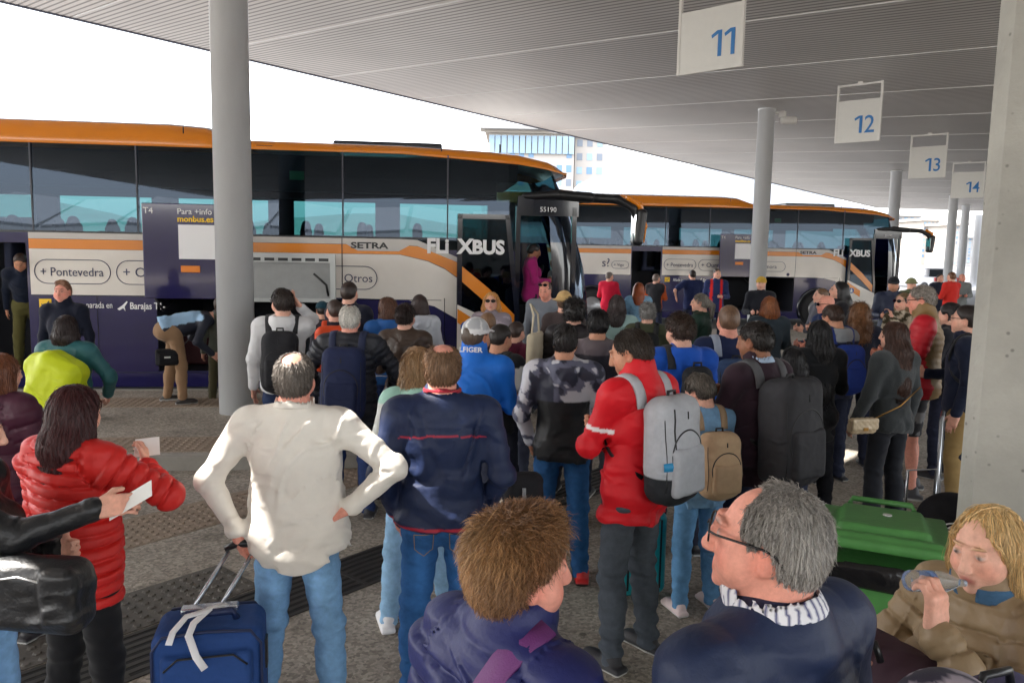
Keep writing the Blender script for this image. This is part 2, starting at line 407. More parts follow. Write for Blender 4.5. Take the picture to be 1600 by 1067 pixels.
vm=n.new('ShaderNodeVectorMath'); vm.operation='SCALE'; L.new(cr.outputs[0],vm.inputs[0]); L.new(mr.outputs[0],vm.inputs['Scale']); L.new(vm.outputs[0],b.inputs['Base Color'])
# local extents: x from -34 (behind camera) to xe, y from -Wd to 0 ; unseen openings added so sun patches reach chosen people
Wd=31.0
slots=[]   # local (x0,x1,y0,y1)
def slot_for(p,hu,hv):
    """opening that lets the sun reach world point p; hu,hv half sizes along canopy x,y"""
    t=((A-p)@cn)/(SUN@cn); c=cl(p+SUN*t); slots.append((c[0]-hu,c[0]+hu,c[1]-hv,c[1]+hv))
SLOTS_AT=[((-1.42,3.3,1.40),.16,.16),((-.78,3.3,1.50),.20,.20),((-.42,3.55,1.52),.10,.16),((-1.75,2.15,1.20),.30,.34),((.35,6.2,1.75),.3,.12),((1.5,4.9,1.72),.2,.1),((3.4,5.8,1.75),.3,.12),((-1.5,6.3,1.70),.25,.1),((.25,5.2,1.5),.12,.12),((2.0,8.0,1.7),.6,.12)]
for p_,hu,hv in SLOTS_AT: slot_for(V(*p_),hu,hv)
xs=sorted({-44.0,xe}|{s[0] for s in slots}|{s[1] for s in slots}); ys=sorted({-Wd,0.0}|{s[2] for s in slots}|{s[3] for s in slots})
cm=MB(); TH=.10
solid={}
for i in range(len(xs)-1):
    for j in range(len(ys)-1):
        cx,cy=(xs[i]+xs[i+1])/2,(ys[j]+ys[j+1])/2
        solid[i,j]=not any(s[0]<cx<s[1] and s[2]<cy<s[3] for s in slots)
vc={}
def cv(i,j,z):
    if (i,j,z) not in vc:
        y=ys[j]
        x=xs[i]
        vc[i,j,z]=cm.bm.verts.new((x,y,z))
    return vc[i,j,z]
for (i,j),ok in solid.items():
    if not ok: continue
    for z in (0,TH):
        q=[cv(i,j,z),cv(i+1,j,z),cv(i+1,j+1,z),cv(i,j+1,z)]; f=cm.bm.faces.new(q if z else q[::-1]); f.material_index=0 if z==0 else 1
    for (di,dj,a,b_) in ((-1,0,(0,0),(0,1)),(1,0,(1,1),(1,0)),(0,-1,(1,0),(0,0)),(0,1,(0,1),(1,1))):
        if not solid.get((i+di,j+dj),False):
            p,q=(i+a[0],j+a[1]),(i+b_[0],j+b_[1])
            f=cm.bm.faces.new([cv(*p,0),cv(*q,0),cv(*q,TH),cv(*p,TH)]); f.material_index=1
fascia=mat('fascia',srgb(120,124,134),.45,metal=.3,noise=.05)
canopy=cm.build('canopy',[ceil,fascia],mw=MC)
tag(canopy,'wide sloping grey slatted canopy roof over the whole bus platform','canopy')
tm=MB()
xx=-18.0; k=0
while xx<xe-.3:
    tm.box((xx,-Wd+.1,-.012),(xx+.035,-.15,.002)); xx+=3.07
o=tm.build('joint_trim',mat('trim_white',srgb(235,235,235),.4),canopy); o.matrix_parent_inverse=Matrix.Identity(4)
fm=MB(); fm.box((-44,.003,-.03),(xe,.09,.38)); o=fm.build('edge_beam',mat('edge_metal',srgb(92,98,116),.4,metal=.4),canopy); o.matrix_parent_inverse=Matrix.Identity(4)
def ceil_z(x,y): return A[2]-(cn[0]*(x-A[0])+cn[1]*(y-A[1]))/cn[2]
# columns
cols=[(368,480,.42*1244/56,.21,'thick pale grey steel column standing nearest, beside the man in the white shirt'),(1183,450,.42*1244/25,.21,'pale steel column with the security camera on top, in front of the farther bus'),(1393,380,31.7,.21,'pale steel column rising behind the front of the farther bus')]
colpos=[]
for px,py,Y,r,lb in cols:
    p=at(px,py,Y); colpos.append((p,lb))
dc=(colpos[1][0]-colpos[0][0])
for px,Y,lb in ((1483,40.,'slim far column right of the mirror of the farther bus'),(1503,45.,'slim far column, second one past the farther bus'),(1524,51.,'slim far column closest to the concrete pillar edge')):
    colpos.append((at(px,400,Y),lb))
for i,(p,lb) in enumerate(colpos):
    x,y=p[0],p[1]; m=MB(); top=ceil_z(x,y) ; z0=0.0
    if i==1: top=ceil_z(x,y)+.01
    rr=.21
    m.lathe([(rr,.02),(rr,top-.06),(rr+.012,top-.06),(rr+.012,top-.002)],(0,0,0),40)
    e=empty('support_column',(x,y,0),label=lb,cat='column',group='canopy columns')
    m.build('shaft',steel,e)
    m=MB(); m.lathe([(rr+.12,0),(rr+.12,.02),(rr+.1,.026)],(0,0,0),32); m.build('base_plate',steel,e)
# security camera on the second column
p=colpos[1][0]; z=ceil_z(p[0],p[1]); cc=empty('security_camera',(p[0]+.14,p[1]-.1,z-.24),0,'small white security camera bracketed to the top of the steel column','security camera')
m=MB(); m.tube([(0,.05,.1),(.12,0,.13),(.25,-.02,.1)],.035); m.lathe([(.09,.05),(.1,.08),(.1,.2),(.05,.22)],(.22,-.02,-.05),16); m.build('bracket',wsteel,cc)
m=MB(); m.lathe([(.09,-.17),(.105,-.15),(.105,.2),(.085,.22)],(.36,-.03,-.06),20,'x'); m.build('housing',wsteel,cc)
m=MB(); m.lathe([(.07,.221),(.06,.235)],(.36,-.03,-.06),20,'x'); m.build('lens',black,cc)
# concrete pillar at the right
pil=at(1536,500,3.1); pL=at(1497,900,3.0)
m=MB()
c0=V(*at(1503,700,3.05)); ang=R(-31)
ux=V(math.cos(ang),math.sin(ang),0); uy=V(-ux[1],ux[0],0)
base=V(c0[0],c0[1],0)
prof=[(0,.06),(.05,0),(1.3,0),(1.3,.9),(0,.9)]
pp=[base+ux*a_+uy*b_ for a_,b_ in prof]
m.poly(pp,7.0,(0,0,1)); 
o=m.build('concrete_pillar',conc); tag(o,'massive bare concrete pillar with a chipped chamfered edge at the right of the photo','pillar')
n=conc.node_tree.nodes; L=conc.node_tree.links; b=n['Principled BSDF']
vo=n.new('ShaderNodeTexVoronoi'); vo.inputs['Scale'].default_value=14; vo.inputs['Randomness'].default_value=1; L.new([k for k in n if k.bl_idname=='ShaderNodeTexCoord'][0].outputs['Object'],vo.inputs['Vector'])
mr=n.new('ShaderNodeMapRange'); mr.inputs[1].default_value=.05; mr.inputs[2].default_value=.12; mr.inputs[3].default_value=.55; mr.inputs[4].default_value=1; L.new(vo.outputs['Distance'],mr.inputs[0])
old=b.inputs['Base Color'].links[0].from_socket; vm=n.new('ShaderNodeVectorMath'); vm.operation='SCALE'; L.new(old,vm.inputs[0]); L.new(mr.outputs[0],vm.inputs['Scale']); L.new(vm.outputs[0],b.inputs['Base Color'])
# bay signs
blue=mat('sign_blue',srgb(40,120,190),.5)
signw=mat('sign_white',srgb(222,222,218),.5,noise=.03)
hd=nrm(V(-d1[0],-d1[1],0))       # to the right of the viewer
for num,(px,py),wd in (('11',(1114,-30),.80),('12',(1345,128),.72),('13',(1453,208),.74),('14',(1515,252),.78)):
    p=can(px,py); W=wd*.94*1.306; H=.93*1.306
    mx=Matrix.Identity(4); up=V(0,0,1); nn=np.cross(hd,up)      # nn faces the viewer
    for i in range(3): mx[i][0]=hd[i]; mx[i][1]=up[i]; mx[i][2]=nn[i]; mx[i][3]=p[i]
    e=empty('bay_sign',tuple(p),0,'white hanging bay sign with the blue number %s'%num,'sign','hanging bay signs')
    mx0=Matrix.Translation((-p[0],-p[1],-p[2]))@mx
    m=MB(); m.box((-W/2+.02,-H,-.02),(W/2-.02,-H*.3,.02),mx0,.004); m.build('panel',signw,e)
    m=MB()
    for sx_ in (-1,1): m.box((sx_*W/2-.02,-H-.01,-.026),(sx_*W/2+.02,-.03,.026),mx0)
    m.box((-W/2-.02,-.075,-.022),(W/2+.02,-.035,.022),mx0); m.box((-W/2+.021,-H-.012,-.026),(W/2-.021,-H-.001,.026),mx0); m.box((-.05,-.035,-.02),(.05,.05,.02),mx0); m.build('frame',wsteel,e)
    m=MB(); x=W*.40; y0=-H+.17; hh=.353
    if num[1]!='1': text_obj('number',num[1],.503,blue,e,mx0@Matrix.Translation((W*.40,y0,.0225)),bold=.002,align='RIGHT',sx=.9); x-=.26
    for _k in range(2 if num[1]=='1' else 1):
        for P_ in ([(x-.058,y0),(x,y0),(x,y0+hh),(x-.058,y0+hh)],[(x-.15,y0+hh-.098),(x-.058,y0+hh-.046),(x-.058,y0+hh),(x-.078,y0+hh-.002),(x-.163,y0+hh-.055)]):
            m.poly([tuple((mx0@Vector((a_,b_,.0225)))) for a_,b_ in P_],.003,tuple(nn))
        x-=.20
    m.build('number',blue,e)
# wall of the station behind the camera, its canopy roofs further back: only reflections see them
m=MB()
for k in range(26):
    x0=-55+k*4.4
    m.poly([V(x0,-30,4.3+.35*(k%2)),V(x0+4.1,-30,4.6-.3*(k%2)),V(x0+5.0,-36,6.6-.3*(k%2)),V(x0+.9,-36,6.4+.35*(k%2))],.2,(0,0,1))
o=m.build('saw_tooth_shed_roof',mat('shed_white',srgb(228,228,222),.6)); tag(o,'white pleated shed roofs across the station yard behind the viewer','roof')
m=MB(); m.box((-60,-48,-.1),(70,-40,4.4)); o=m.build('shed_wall',mat('shed_wall',srgb(120,112,100),.8,noise=.4,nscale=.6)); tag(o,'long brown shed wall across the station yard behind the viewer','wall')
# ================================================================ background
stw=mat('station_white',srgb(158,164,170),.5,noise=.03,nscale=.2)
m=MB(); segs=[]
# pale curved facade of the station building: top line through these pixels at distance
Yb=70
top=[(900,296),(906,287),(925,279),(960,274),(1010,268),(1060,262),(1110,258),(1160,262),(1230,285),(1330,318),(1372,332)]
lo_=[at(px,399,Yb) for px,_ in top]
for a_,b_ in zip(top,top[1:]):
    p,q=at(*a_,Yb),at(*b_,Yb); nb=4
    for t in range(nb):
        u0,u1=t/nb,(t+1)/nb; P=p+(q-p)*u0; Q=p+(q-p)*u1; g=V(.02,0,0)
        m.poly([V(P[0],Yb,-.1),V(Q[0]-.02,Yb,-.1),Q-g,P],6,(0,1,0))
m.poly([V(at(905,400,Yb)[0],Yb+.15,-.1),V(at(1372,400,Yb)[0],Yb+.15,-.1),at(1372,336,Yb)+V(0,.15,0),at(1110,262,Yb)+V(0,.15,0),at(925,283,Yb)+V(0,.15,0),at(905,292,Yb)+V(0,.15,0)],5,(0,1,0))
o=m.build('station_building',stw); tag(o,'long pale panelled station building with a rounded corner behind the farther bus','building')
def tower(name,x0,x1,ytop,Y,label,floors,bays,wallc,glassc,rnd=0,cols2=None):
    a_,b_=at(x0,ytop,Y),at(x1,ytop,Y); H=a_[2]; e=empty(name,(a_[0],Y,0),0,label,'building')
    W=b_[0]-a_[0]; m=MB(); m.box((0,0,-.1),(W,14,H)); m.build('wall',wallc,e)
    m=MB(); m.box((-.7,-.7,H+.003),(W+.7,14.7,H+.5)); m.build('roof',wallc,e)
    r=np.random.RandomState(rnd); fh=H/floors; bw=W/bays
    mg=MB(); cnt=0
    for f in range(floors):
        for k in range(bays):
            if r.rand()<.12: continue
            x=k*bw+bw*.2; z=f*fh+fh*.3; ww=bw*.55; hh=fh*.5
            if cnt<99:
                mm=MB(); mm.box((x,-.06,z),(x+ww,.05,z+hh)); mm.build('window',glassc[int(r.rand()*len(glassc))],e); cnt+=1
    return e
gl=[mat('far_glass_pale',srgb(128,152,170),.3),mat('far_glass_blue',srgb(92,124,154),.3),mat('far_glass_dark',srgb(108,116,126),.4)]
wl=mat('far_wall',srgb(160,154,147),.8,noise=.05,nscale=.3); wl2=mat('far_wall_white',srgb(150,148,145),.8)
t1=tower('apartment_tower',764,898,208,150,'cream apartment tower with blue glazed top floor above the near bus',9,9,wl,gl,3)
t2=tower('apartment_tower',899,946,214,152,'plainer brick wing with small windows right of the glazed apartment tower',9,3,wl,gl,5)
H_=at(764,208,150)[2]; W_=at(898,208,150)[0]-at(764,208,150)[0]
m=MB(); 
for k in range(14): m.box((W_*k/14+.1,-.5,H_-3.6),(W_*(k+1)/14-.1,-.3,H_-.4))
m.build('glazed_gallery',gl[0],t1)
m=MB(); m.box((-1.6,-2.5,H_+.51),(W_*.75,3,H_+1.1)); m.build('canopy_roof',wl2,t1)
for i,(x0,x1,yt,Y,lb) in enumerate([(1402,1440,338,190,'pale far apartment block seen under the canopy left of the mirror arm'),(1443,1468,345,170,'white far block framed by the mirror arm of the farther bus'),(1468,1486,362,180,'low grey far block between two slim columns'),(1490,1508,352,160,'far block of stacked balconies between the last columns'),(1508,1530,372,200,'lowest far block beside the concrete pillar')]):
    tower('apartment_block',x0,x1,yt,Y,lb,8,4,[wl2,wl][i%2],gl,20+i)
# hills behind everything
m=MB(); r=np.random.RandomState(4); N=60; prev=None
hp=[]
for k in range(N+1):
    x=-700+1500*k/N; h=26+14*math.sin(k*.35)+10*math.sin(k*.13+1)+r.rand()*3
    hp.append((x,h))
for (x0,h0),(x1,h1) in zip(hp,hp[1:]):
    m.poly([V(x0,620,-2),V(x1,620,-2),V(x1,760,h1*.8),V(x0,760,h0*.8)]); m.poly([V(x0,760,h0*.8),V(x1,760,h1*.8),V(x1,900,h1),V(x0,900,h0)])
o=m.build('hills',mat('hill_green',srgb(120,135,125),.9,noise=.3,nscale=.02)); tag(o,kind='structure')
# parked white car beyond the farther bus
ca=at(1441,428,46); e=empty('parked_car',(ca[0],ca[1],-.118),R(12),'white hatchback seen from behind, parked far off beyond the platform','car')
cw=mat('car_white',srgb(190,193,198),.25,coat=.6); cg=mat('car_glass',srgb(40,48,56),.08)
f=Sdf(.12); f.box((0,0,.68),(.86,2.0,.34),.2); f.box((0,.1,1.15),(.68,1.25,.36),.22,k=.1)
for sx_ in (-1,1):
    for sy in (-1,1): f.cap((sx_*.62,sy*1.28,.32),(sx_*1.0,sy*1.28,.32),.37,k=.03,op='sub')
sdf_obj('body',f,.045,cw,e)
m=MB(); m.poly([(-.6,-1.24,1.02),(.6,-1.24,1.02),(.5,-1.12,1.42),(-.5,-1.12,1.42)],.05,(0,-1,0)); m.build('rear_window',cg,e)
for sx_ in (-1,1):
    m=MB(); m.box((sx_*.7-.09,-2.02,.78),(sx_*.7+.09,-1.9,1.0),None,.02); m.build('tail_light',mat('lamp_red',srgb(170,30,30),.3),e)
    for sy in (-1,1):
        m=MB(); m.lathe([(.28,-.1),(.32,-.08),(.32,.08),(.28,.1)],(sx_*.74,sy*1.28,.32),20,'x'); m.build('wheel',black,e)
m=MB(); m.box((-.62,-2.03,.42),(.62,-1.95,.62),None,.02); m.build('bumper',black,e)
m=MB(); m.box((-.26,-2.045,.7),(.26,-2.0,.81)); m.build('number_plate',signw,e)
# ================================================================ coaches
navy=mat('bus_navy',srgb(36,33,80),.14,coat=.7,noise=.12,nscale=1.3)
bwhite=mat('bus_white',srgb(226,220,212),.2,coat=.6,noise=.06,nscale=1.5)
borange=mat('bus_orange',srgb(226,134,28),.22,coat=.6,noise=.03,nscale=1)
bgrey=mat('bus_grey',srgb(196,192,188),.25,coat=.5)
bdark=mat('bus_dark',srgb(22,26,40),.12,coat=.6)
bint=mat('bus_interior',srgb(26,28,38),.7,noise=.2,nscale=3)
bseat=mat('bus_seat',srgb(40,46,70),.8,noise=.2,nscale=12)
innerg=mat('hatch_inner',srgb(150,152,152),.5,metal=.3,noise=.08)
ink=mat('bus_ink',srgb(48,50,84),.5); wtxt=mat('white_text',srgb(238,238,240),.4); ytxt=mat('yellow_text',srgb(250,205,40),.5)
def glassmat():
    m=bpy.data.materials.new('tinted_glass'); m.use_nodes=True; nt=m.node_tree; n=nt.nodes; L=nt.links; n.clear()
    o=n.new('ShaderNodeOutputMaterial'); t=n.new('ShaderNodeBsdfTransparent'); t.inputs[0].default_value=(.145,.285,.30,1)
    g=n.new('ShaderNodeBsdfGlossy'); g.inputs['Roughness'].default_value=.015; g.inputs[0].default_value=(.62,.76,1,1)
    fz=n.new('ShaderNodeFresnel'); fz.inputs[0].default_value=1.47; ad=n.new('ShaderNodeMath'); ad.operation='ADD'; ad.inputs[1].default_value=.0
    L.new(fz.outputs[0],ad.inputs[0]); x=n.new('ShaderNodeMixShader'); L.new(ad.outputs[0],x.inputs[0]); L.new(t.outputs[0],x.inputs[1]); L.new(g.outputs[0],x.inputs[2]); L.new(x.outputs[0],o.inputs[0])
    return m
bglass=glassmat()
def fx(z):
    return float(np.interp(z,[.19,.6,1.4,2.0,2.8,3.1,3.35,3.55],[-.02,0,-.05,-.14,-.40,-.50,-.60,-.70]))
def orange_low(x): return float(np.interp(x,[-13.4,-3.,-1.3,-.85,-.6],[3.555,3.55,3.45,3.385,3.33]))
def orange_top(x): return float(np.interp(x,[-13.4,-3.,-1.7,-1.3,-.85,-.68,-.56],[3.70,3.67,3.62,3.59,3.50,3.43,3.345]))
def make_bus(Y0,sfront,label,near):
    ang=math.atan2(bd[1],bd[0]); O=BP(sfront,0,-.12,Y0)
    e=empty('coach',tuple(O),ang,label,'bus','coaches boarding at the station')
    XS=sorted({-13.4,-12.2,-10.9,-9.0,-8.1,-7.9,-6.4,-5.95,-3.83,-3.6,-2.4,-2.18,-1.3,-.95,-10,-7,-5,-3})
    ZS=[.19,.42,1.0,1.47,1.95,2.2,2.34,2.62,2.9,3.2,3.42,3.55]
    W=2.55
    def row(z):
        lean=max(0,(z-2.34))*.02; pts=[]
        for x in XS: pts.append((x,lean,z))
        fr_=fx(z)
        for k in range(1,15):
            th=math.pi/2*k/14; s=math.sin(th)**.72; c=math.cos(th)**.72
            x=(-.95)+( fr_+.95)*s; y=lean+(W/2-lean)*(1-c); pts.append((x,y,z))
        n_=len(pts); pts+= [(x,W-y,z) for (x,y,z) in reversed(pts[:-1])]
        return pts
    def zz(z,x):   # top rows follow the falling roof line
        lo=orange_low(min(x,-.63)); return z if z<2.9 else 2.9+(z-2.9)*(lo-2.9)/(3.55-2.9)
    bm=MB(); rows=[]; pgrid=[]
    for z in ZS:
        P=[(x,y,zz(z,x)) for (x,y,_) in row(z)]; pgrid.append(P); rows.append([bm.bm.verts.new(p) for p in P])
    nP=len(rows[0]); mats=[navy,bglass,borange,bdark]
    nx=len(XS)
    def region(j,k):
        a,b=pgrid[j][k],pgrid[j+1][(k+1)%nP]; x=(a[0]+b[0])/2; y=(a[1]+b[1])/2; z=(a[2]+b[2])/2
        nearside=y<.12 and k<nx
        if nearside:
            if -9.0<x<-8.1 and .4<z<2.2: return None
            if -6.4<x<-3.83 and .4<z<1.47: return None
            if -1.3<x<-.4 and .4<z<2.9: return None
        if k<nx and y<.3 and -1.3<x<-.42 and .4<z<2.7: return None
        if z>2.34: return 1
        if x>-.95 and y>.12 and y<W-.12 and z>1.47: return 1      # windscreen
        if nearside and x>-3.0 and z>2.2: return 1
        if x>-.42 and z>1.2: return 1 if z>1.9 else 3
        if x>-1.35 and z>1.47 and y<.4: return 3
        return 0
    for j in range(len(ZS)-1):
        for k in range(nP-1):
            r_=region(j,k)
            if r_ is None: continue
            f=bm.bm.faces.new([rows[j][k],rows[j][k+1],rows[j+1][k+1],rows[j+1][k]]); f.material_index=r_; f.smooth=k>=nx-1 and k<nP-nx
    # rear
    f=bm.bm.faces.new([rows[j][0] for j in range(len(ZS))]+[rows[j][-1] for j in reversed(range(len(ZS)))])
    shell=bm.build('body',mats,e)
    # roof loft
    rb=MB(); prs=[]
    xr=[-13.4,-12,-9,-6.2,-5.7,-5.2,-4,-3,-2.3,-1.7,-1.3,-1.05,-.85,-.72,-.62,-.56]
    for x in xr:
        lo,tp=orange_low(x),orange_top(x); hump=float(np.interp(x,[-13.4,-5.8,-5.2],[.19,.19,0]))
        ins=float(np.interp(x,[-1.1,-.8,-.56],[0,.03,.16])); t_=float(np.interp(x,[-1.7,-.56],[1,.15]))
        pr=[(.03+ins,lo+.001),(.02+ins,lo+.03),(.05+ins,tp-.05+hump*.6),(.13+ins,tp+hump*.93),(.3+ins,tp+.03*t_+hump),(W/2,tp+.06*t_+hump)]
        pr=pr+[(W-y,z) for y,z in reversed(pr[:-1])]
        prs.append([rb.bm.verts.new((x,y,z)) for y,z in pr])
    for a,b in zip(prs,prs[1:]):
        for k in range(len(a)-1):
            f=rb.bm.faces.new([a[k],a[k+1],b[k+1],b[k]]); f.smooth=True; f.material_index=0 if (k<3 or k>=len(a)-4) else 1
    for r_ in (prs[0],prs[-1]): rb.bm.faces.new(r_).material_index=0
    rb.build('roof',[borange,bgrey],e)
    m=MB(); m.box((-4.0,.5,3.66),(-2.4,1.8,3.775),None,.03); m.build('roof_hatch',bdark,e)
    m=MB(); m.box((-2.42,.075,3.545),(-2.405,.0635,3.70)); m.box((-5.99,.07,3.56),(-5.975,.055,3.84)); m.box((-5.0,.035,3.57),(-4.78,.07,3.61)); m.build('roof_seam',bdark,e)
    # side livery, 3-4 mm proud
    def decal(name,polys,mt,y=-.004,th=.003):
        m=MB()
        for P in polys: m.poly([(x,y,z) for x,z in P],th,(0,1,0))
        return m.build(name,mt,e)
    def rect(x0,x1,z0,z1): return [(x0,z0),(x1,z0),(x1,z1),(x0,z1)]
    segs=[(-13.39,-9.03),(-8.06,-3.0)]
    decal('belt_strip',[rect(a,b,2.262,2.345) for a,b in segs]+[[(-3.0,2.262),(-3.0,2.345),(-2.75,2.335),(-2.18,2.10),(-2.18,2.03),(-2.75,2.25)]],bgrey,-.005)
    decal('white_panel',[rect(-13.39,-9.03,1.49,2.12),rect(-8.06,-6.43,1.49,2.12),rect(-6.43,-3.81,1.49,2.12),[(-3.81,1.49),(-2.9,1.47),(-2.5,1.38),(-2.18,1.2),(-2.18,1.80),(-2.35,1.92),(-2.6,2.03),(-3.0,2.12),(-3.81,2.12)]],bwhite)
    decal('orange_stripe',[rect(a,b,2.124,2.258) for a,b in segs]+[[(-3.0,2.124),(-3.0,2.258),(-2.75,2.245),(-2.45,2.16),(-2.18,2.025),(-2.18,1.81),(-2.35,1.93),(-2.6,2.04)]],borange)
    decal('panel_seam',[rect(x,x+.012,.3,3.5) for x in (-7.9+1.31,)][:0]+[rect(-3.83,-3.818,1.49,2.345),rect(-2.36,-2.35,.5,1.5),rect(-13.2,-13.19,.5,2.3),rect(-10.6,-10.59,.5,1.47),rect(-7.2,-7.192,.42,1.47),rect(-8.05,-6.44,1.474,1.482),rect(-3.8,-2.2,.40,.408),rect(-3.81,-2.4,1.465,1.473),rect(-8.05,-3.85,.395,.403)],bdark,-.007)
    # window frames
    for x in (-12.6,-9.05,-8.0,-6.62,-5.2,-3.82,-2.33):
        m=MB(); m.box((x,-.004,2.35),(x+.02,.075,3.55)); m.build('window_post',mat('win_frame',srgb(40,46,60),.3),e)
    m=MB(); m.box((-13.38,.0,2.345),(-2.35,.012,2.37)); m.build('window_seal',black,e)
    m=MB(); m.box((-4.55,.035,3.15),(-4.35,.055,3.27)); m.build('exit_sticker',mat('exit_green',srgb(90,190,130),.5),e)
    # interior
    m=MB(); m.box((-13.2,.12,3.2),(-1.3,W-.12,3.5)); m.box((-13.2,.12,1.2),(-9.05,W-.12,1.5)); m.box((-8.05,.14,1.49),(-1.4,W-.12,1.6)); m.box((-8.05,W-.2,.3),(-1.3,W-.1,2.4)); m.box((-13.3,W-.2,.3),(-9.0,W-.1,2.6));m.box((-9.0,.9,.3),(-8.1,.95,2.4))
    for z in (.4,): m.box((-13.0,.1,.3),(-.9,W-.1,.4))
    m.box((-6.45,.03,.4),(-6.4,W-.2,1.48)); m.box((-3.83,.03,.4),(-3.78,W-.2,1.48)); 
    for x in (-12.6,-11.0,-9.1,-7.2,-5.3,-3.5): m.box((x,W-.14,2.3),(x+.42,W-.075,3.5))
    m.box((-13.3,W-.14,2.97),(-1.4,W-.09,3.3)); m.box((-13.2,.15,3.0),(-1.6,.5,3.2)); m.box((-13.2,W-.5,3.0),(-1.6,W-.15,3.2))
    m.box((-1.35,.9,.4),(-.6,W-.3,1.35)); m.box((-.62,.25,1.25),(-.25,W-.25,1.5))
    m.build('interior',bint,e)
    for k in range(3): 
        m=MB(); m.box((-1.28,.06+.28*k,.4),(-.45,.34+.28*k,.55+.25*k),None,.01); m.build('step',black,e); m=MB(); m.box((-1.27,.055+.28*k,.551+.25*k),(-.46,.09+.28*k,.558+.25*k)); m.build('step_edge',bgrey,e)
    st=None
    for i in range(13):
        for y in (.3,1.75):
            x=-12.6+i*.82
            if st is None:
                f=Sdf(.04); f.box((0,.22,.35),(.07,.2,.42),.05); f.box((.1,.22,-.05),(.22,.2,.07),.05); f.ell((.0,.22,.78),(.07,.14,.1))
                st=sdf_obj('seat',f,.04,bseat,e); 
                st.location=(x,y,1.72)
            else:
                c=st.copy(); COL.objects.link(c); c.parent=e; c.location=(x,y,1.72)
    f=Sdf(.04); f.box((0,0,.3),(.1,.26,.5),.06); f.box((.25,0,-.1),(.28,.26,.08),.06); o=sdf_obj('driver_seat',f,.04,bseat,e); o.location=(-1.35,1.75,1.7)
    m=MB(); m.tube([(-.75+.1*math.sin(t),1.8+.22*math.cos(t),1.75+.2*math.sin(t)) for t in np.linspace(0,6.28,20)],.02); m.build('steering_wheel',black,e)
    # opened front door leaf, plugged out and slid back along the side
    lf=MB()
    x0,x1,z0,z1,y=-2.18,-1.27,.42,2.72,-.16
    q=[(x0,z0),(x1,z0),(x1-.0,z0+.9),(x1-.16,z1),(x0,z1)]
    for a,b in zip(q,q[1:]+q[:1]):
        a=V(a[0],0,a[1]); b=V(b[0],0,b[1]); t=nrm(b-a); nn=np.cross(t,V(0,1,0)); c_=(V(-1.75,0,1.5)-(a+b)/2); nn=nn if nn@c_>0 else -nn
        lf.poly([a+V(0,y,0),b+V(0,y,0),b+nn*.07+V(0,y,0),a+nn*.07+V(0,y,0)],.05,(0,1,0))
    df=lf.build('door_leaf',bdark,e)
    m=MB(); m.poly([(x0+.06,y+.03,1.3),(x1-.06,y+.03,1.0),(x1-.08,y+.03,1.4),(x1-.2,y+.03,z1-.07),(x0+.06,y+.03,z1-.07)],.008,(0,1,0)); m.build('door_glass',bglass,df)
    m=MB(); m.poly([(x0+.005,y-.004,z0+.02),(x1-.005,y-.004,z0+.02),(x1-.005,y-.004,1.02),(x0+.005,y-.004,1.42)],.008,(0,1,0)); m.build('door_white',bwhite,df)
    m=MB(); m.poly([(x0+.06,y+.018,1.98),(x0+.06,y+.018,1.76),(-1.72,y+.018,1.42),(-1.33,y+.018,1.05),(-1.33,y+.018,1.27),(-1.72,y+.018,1.66)],.004,(0,1,0)); m.build('door_stripe',borange,df)
    m=MB(); m.poly([(x0+.01,y-.009,1.36),(x0+.01,y-.009,1.16),(-1.75,y-.009,.9),(-1.75,y-.009,1.1)],.004,(0,1,0)); m.build('door_stripe',borange,df)
    m=MB(); m.lathe([(.085,0),(.085,.006)],(x0+.14,y-.018,1.1),24,'y'); m.build('pedestrian_badge',mat('badge_blue',srgb(30,80,160),.4),df)
    m=MB(); m.lathe([(.016,0),(.016,.004)],(x0+.14,y-.024,1.15),12,'y'); m.poly([(x0+.115,y-.0235,1.13),(x0+.165,y-.0235,1.13),(x0+.18,y-.0235,1.04),(x0+.155,y-.0235,1.085),(x0+.165,y-.0235,1.03),(x0+.14,y-.0235,1.06),(x0+.115,y-.0235,1.03),(x0+.125,y-.0235,1.085),(x0+.1,y-.0235,1.04)],.003,(0,1,0)); m.build('pedestrian_symbol',wtxt,df)
    m=MB()
    for xx in (-1.29,-.46): m.box((xx-.035,-.012,.42),(xx+.035,.05,2.85))
    m.box((-1.3,-.012,2.72),(-.4,.06,3.0)); m.build('door_frame',bdark,e)
    # raised luggage flap in navy, with plain white square
    fl=MB(); fl.box((-6.42,-.42,1.48),(-5.28,-.37,2.76),None,.01); fl=fl.build('luggage_flap',navy,e)
    m=MB(); m.box((-5.95,-.426,2.02),(-5.45,-.4205,2.48)); m.build('white_square',wtxt,fl)
    m=MB(); m.box((-5.93,-.43,1.84),(-5.68,-.4205,1.93),None,.008); m.build('marker_lamp',mat('amber',srgb(230,130,20),.3),fl)
    m=MB(); m.tube([(-6.3,-.4,1.5),(-6.25,-.2,1.3),(-6.2,.1,1.42)],.015); m.build('hinge_arm',black,fl); m=MB(); m.tube([(-5.4,-.4,1.5),(-5.4,-.2,1.3),(-5.4,.1,1.42)],.015); m.build('hinge_arm',black,fl)
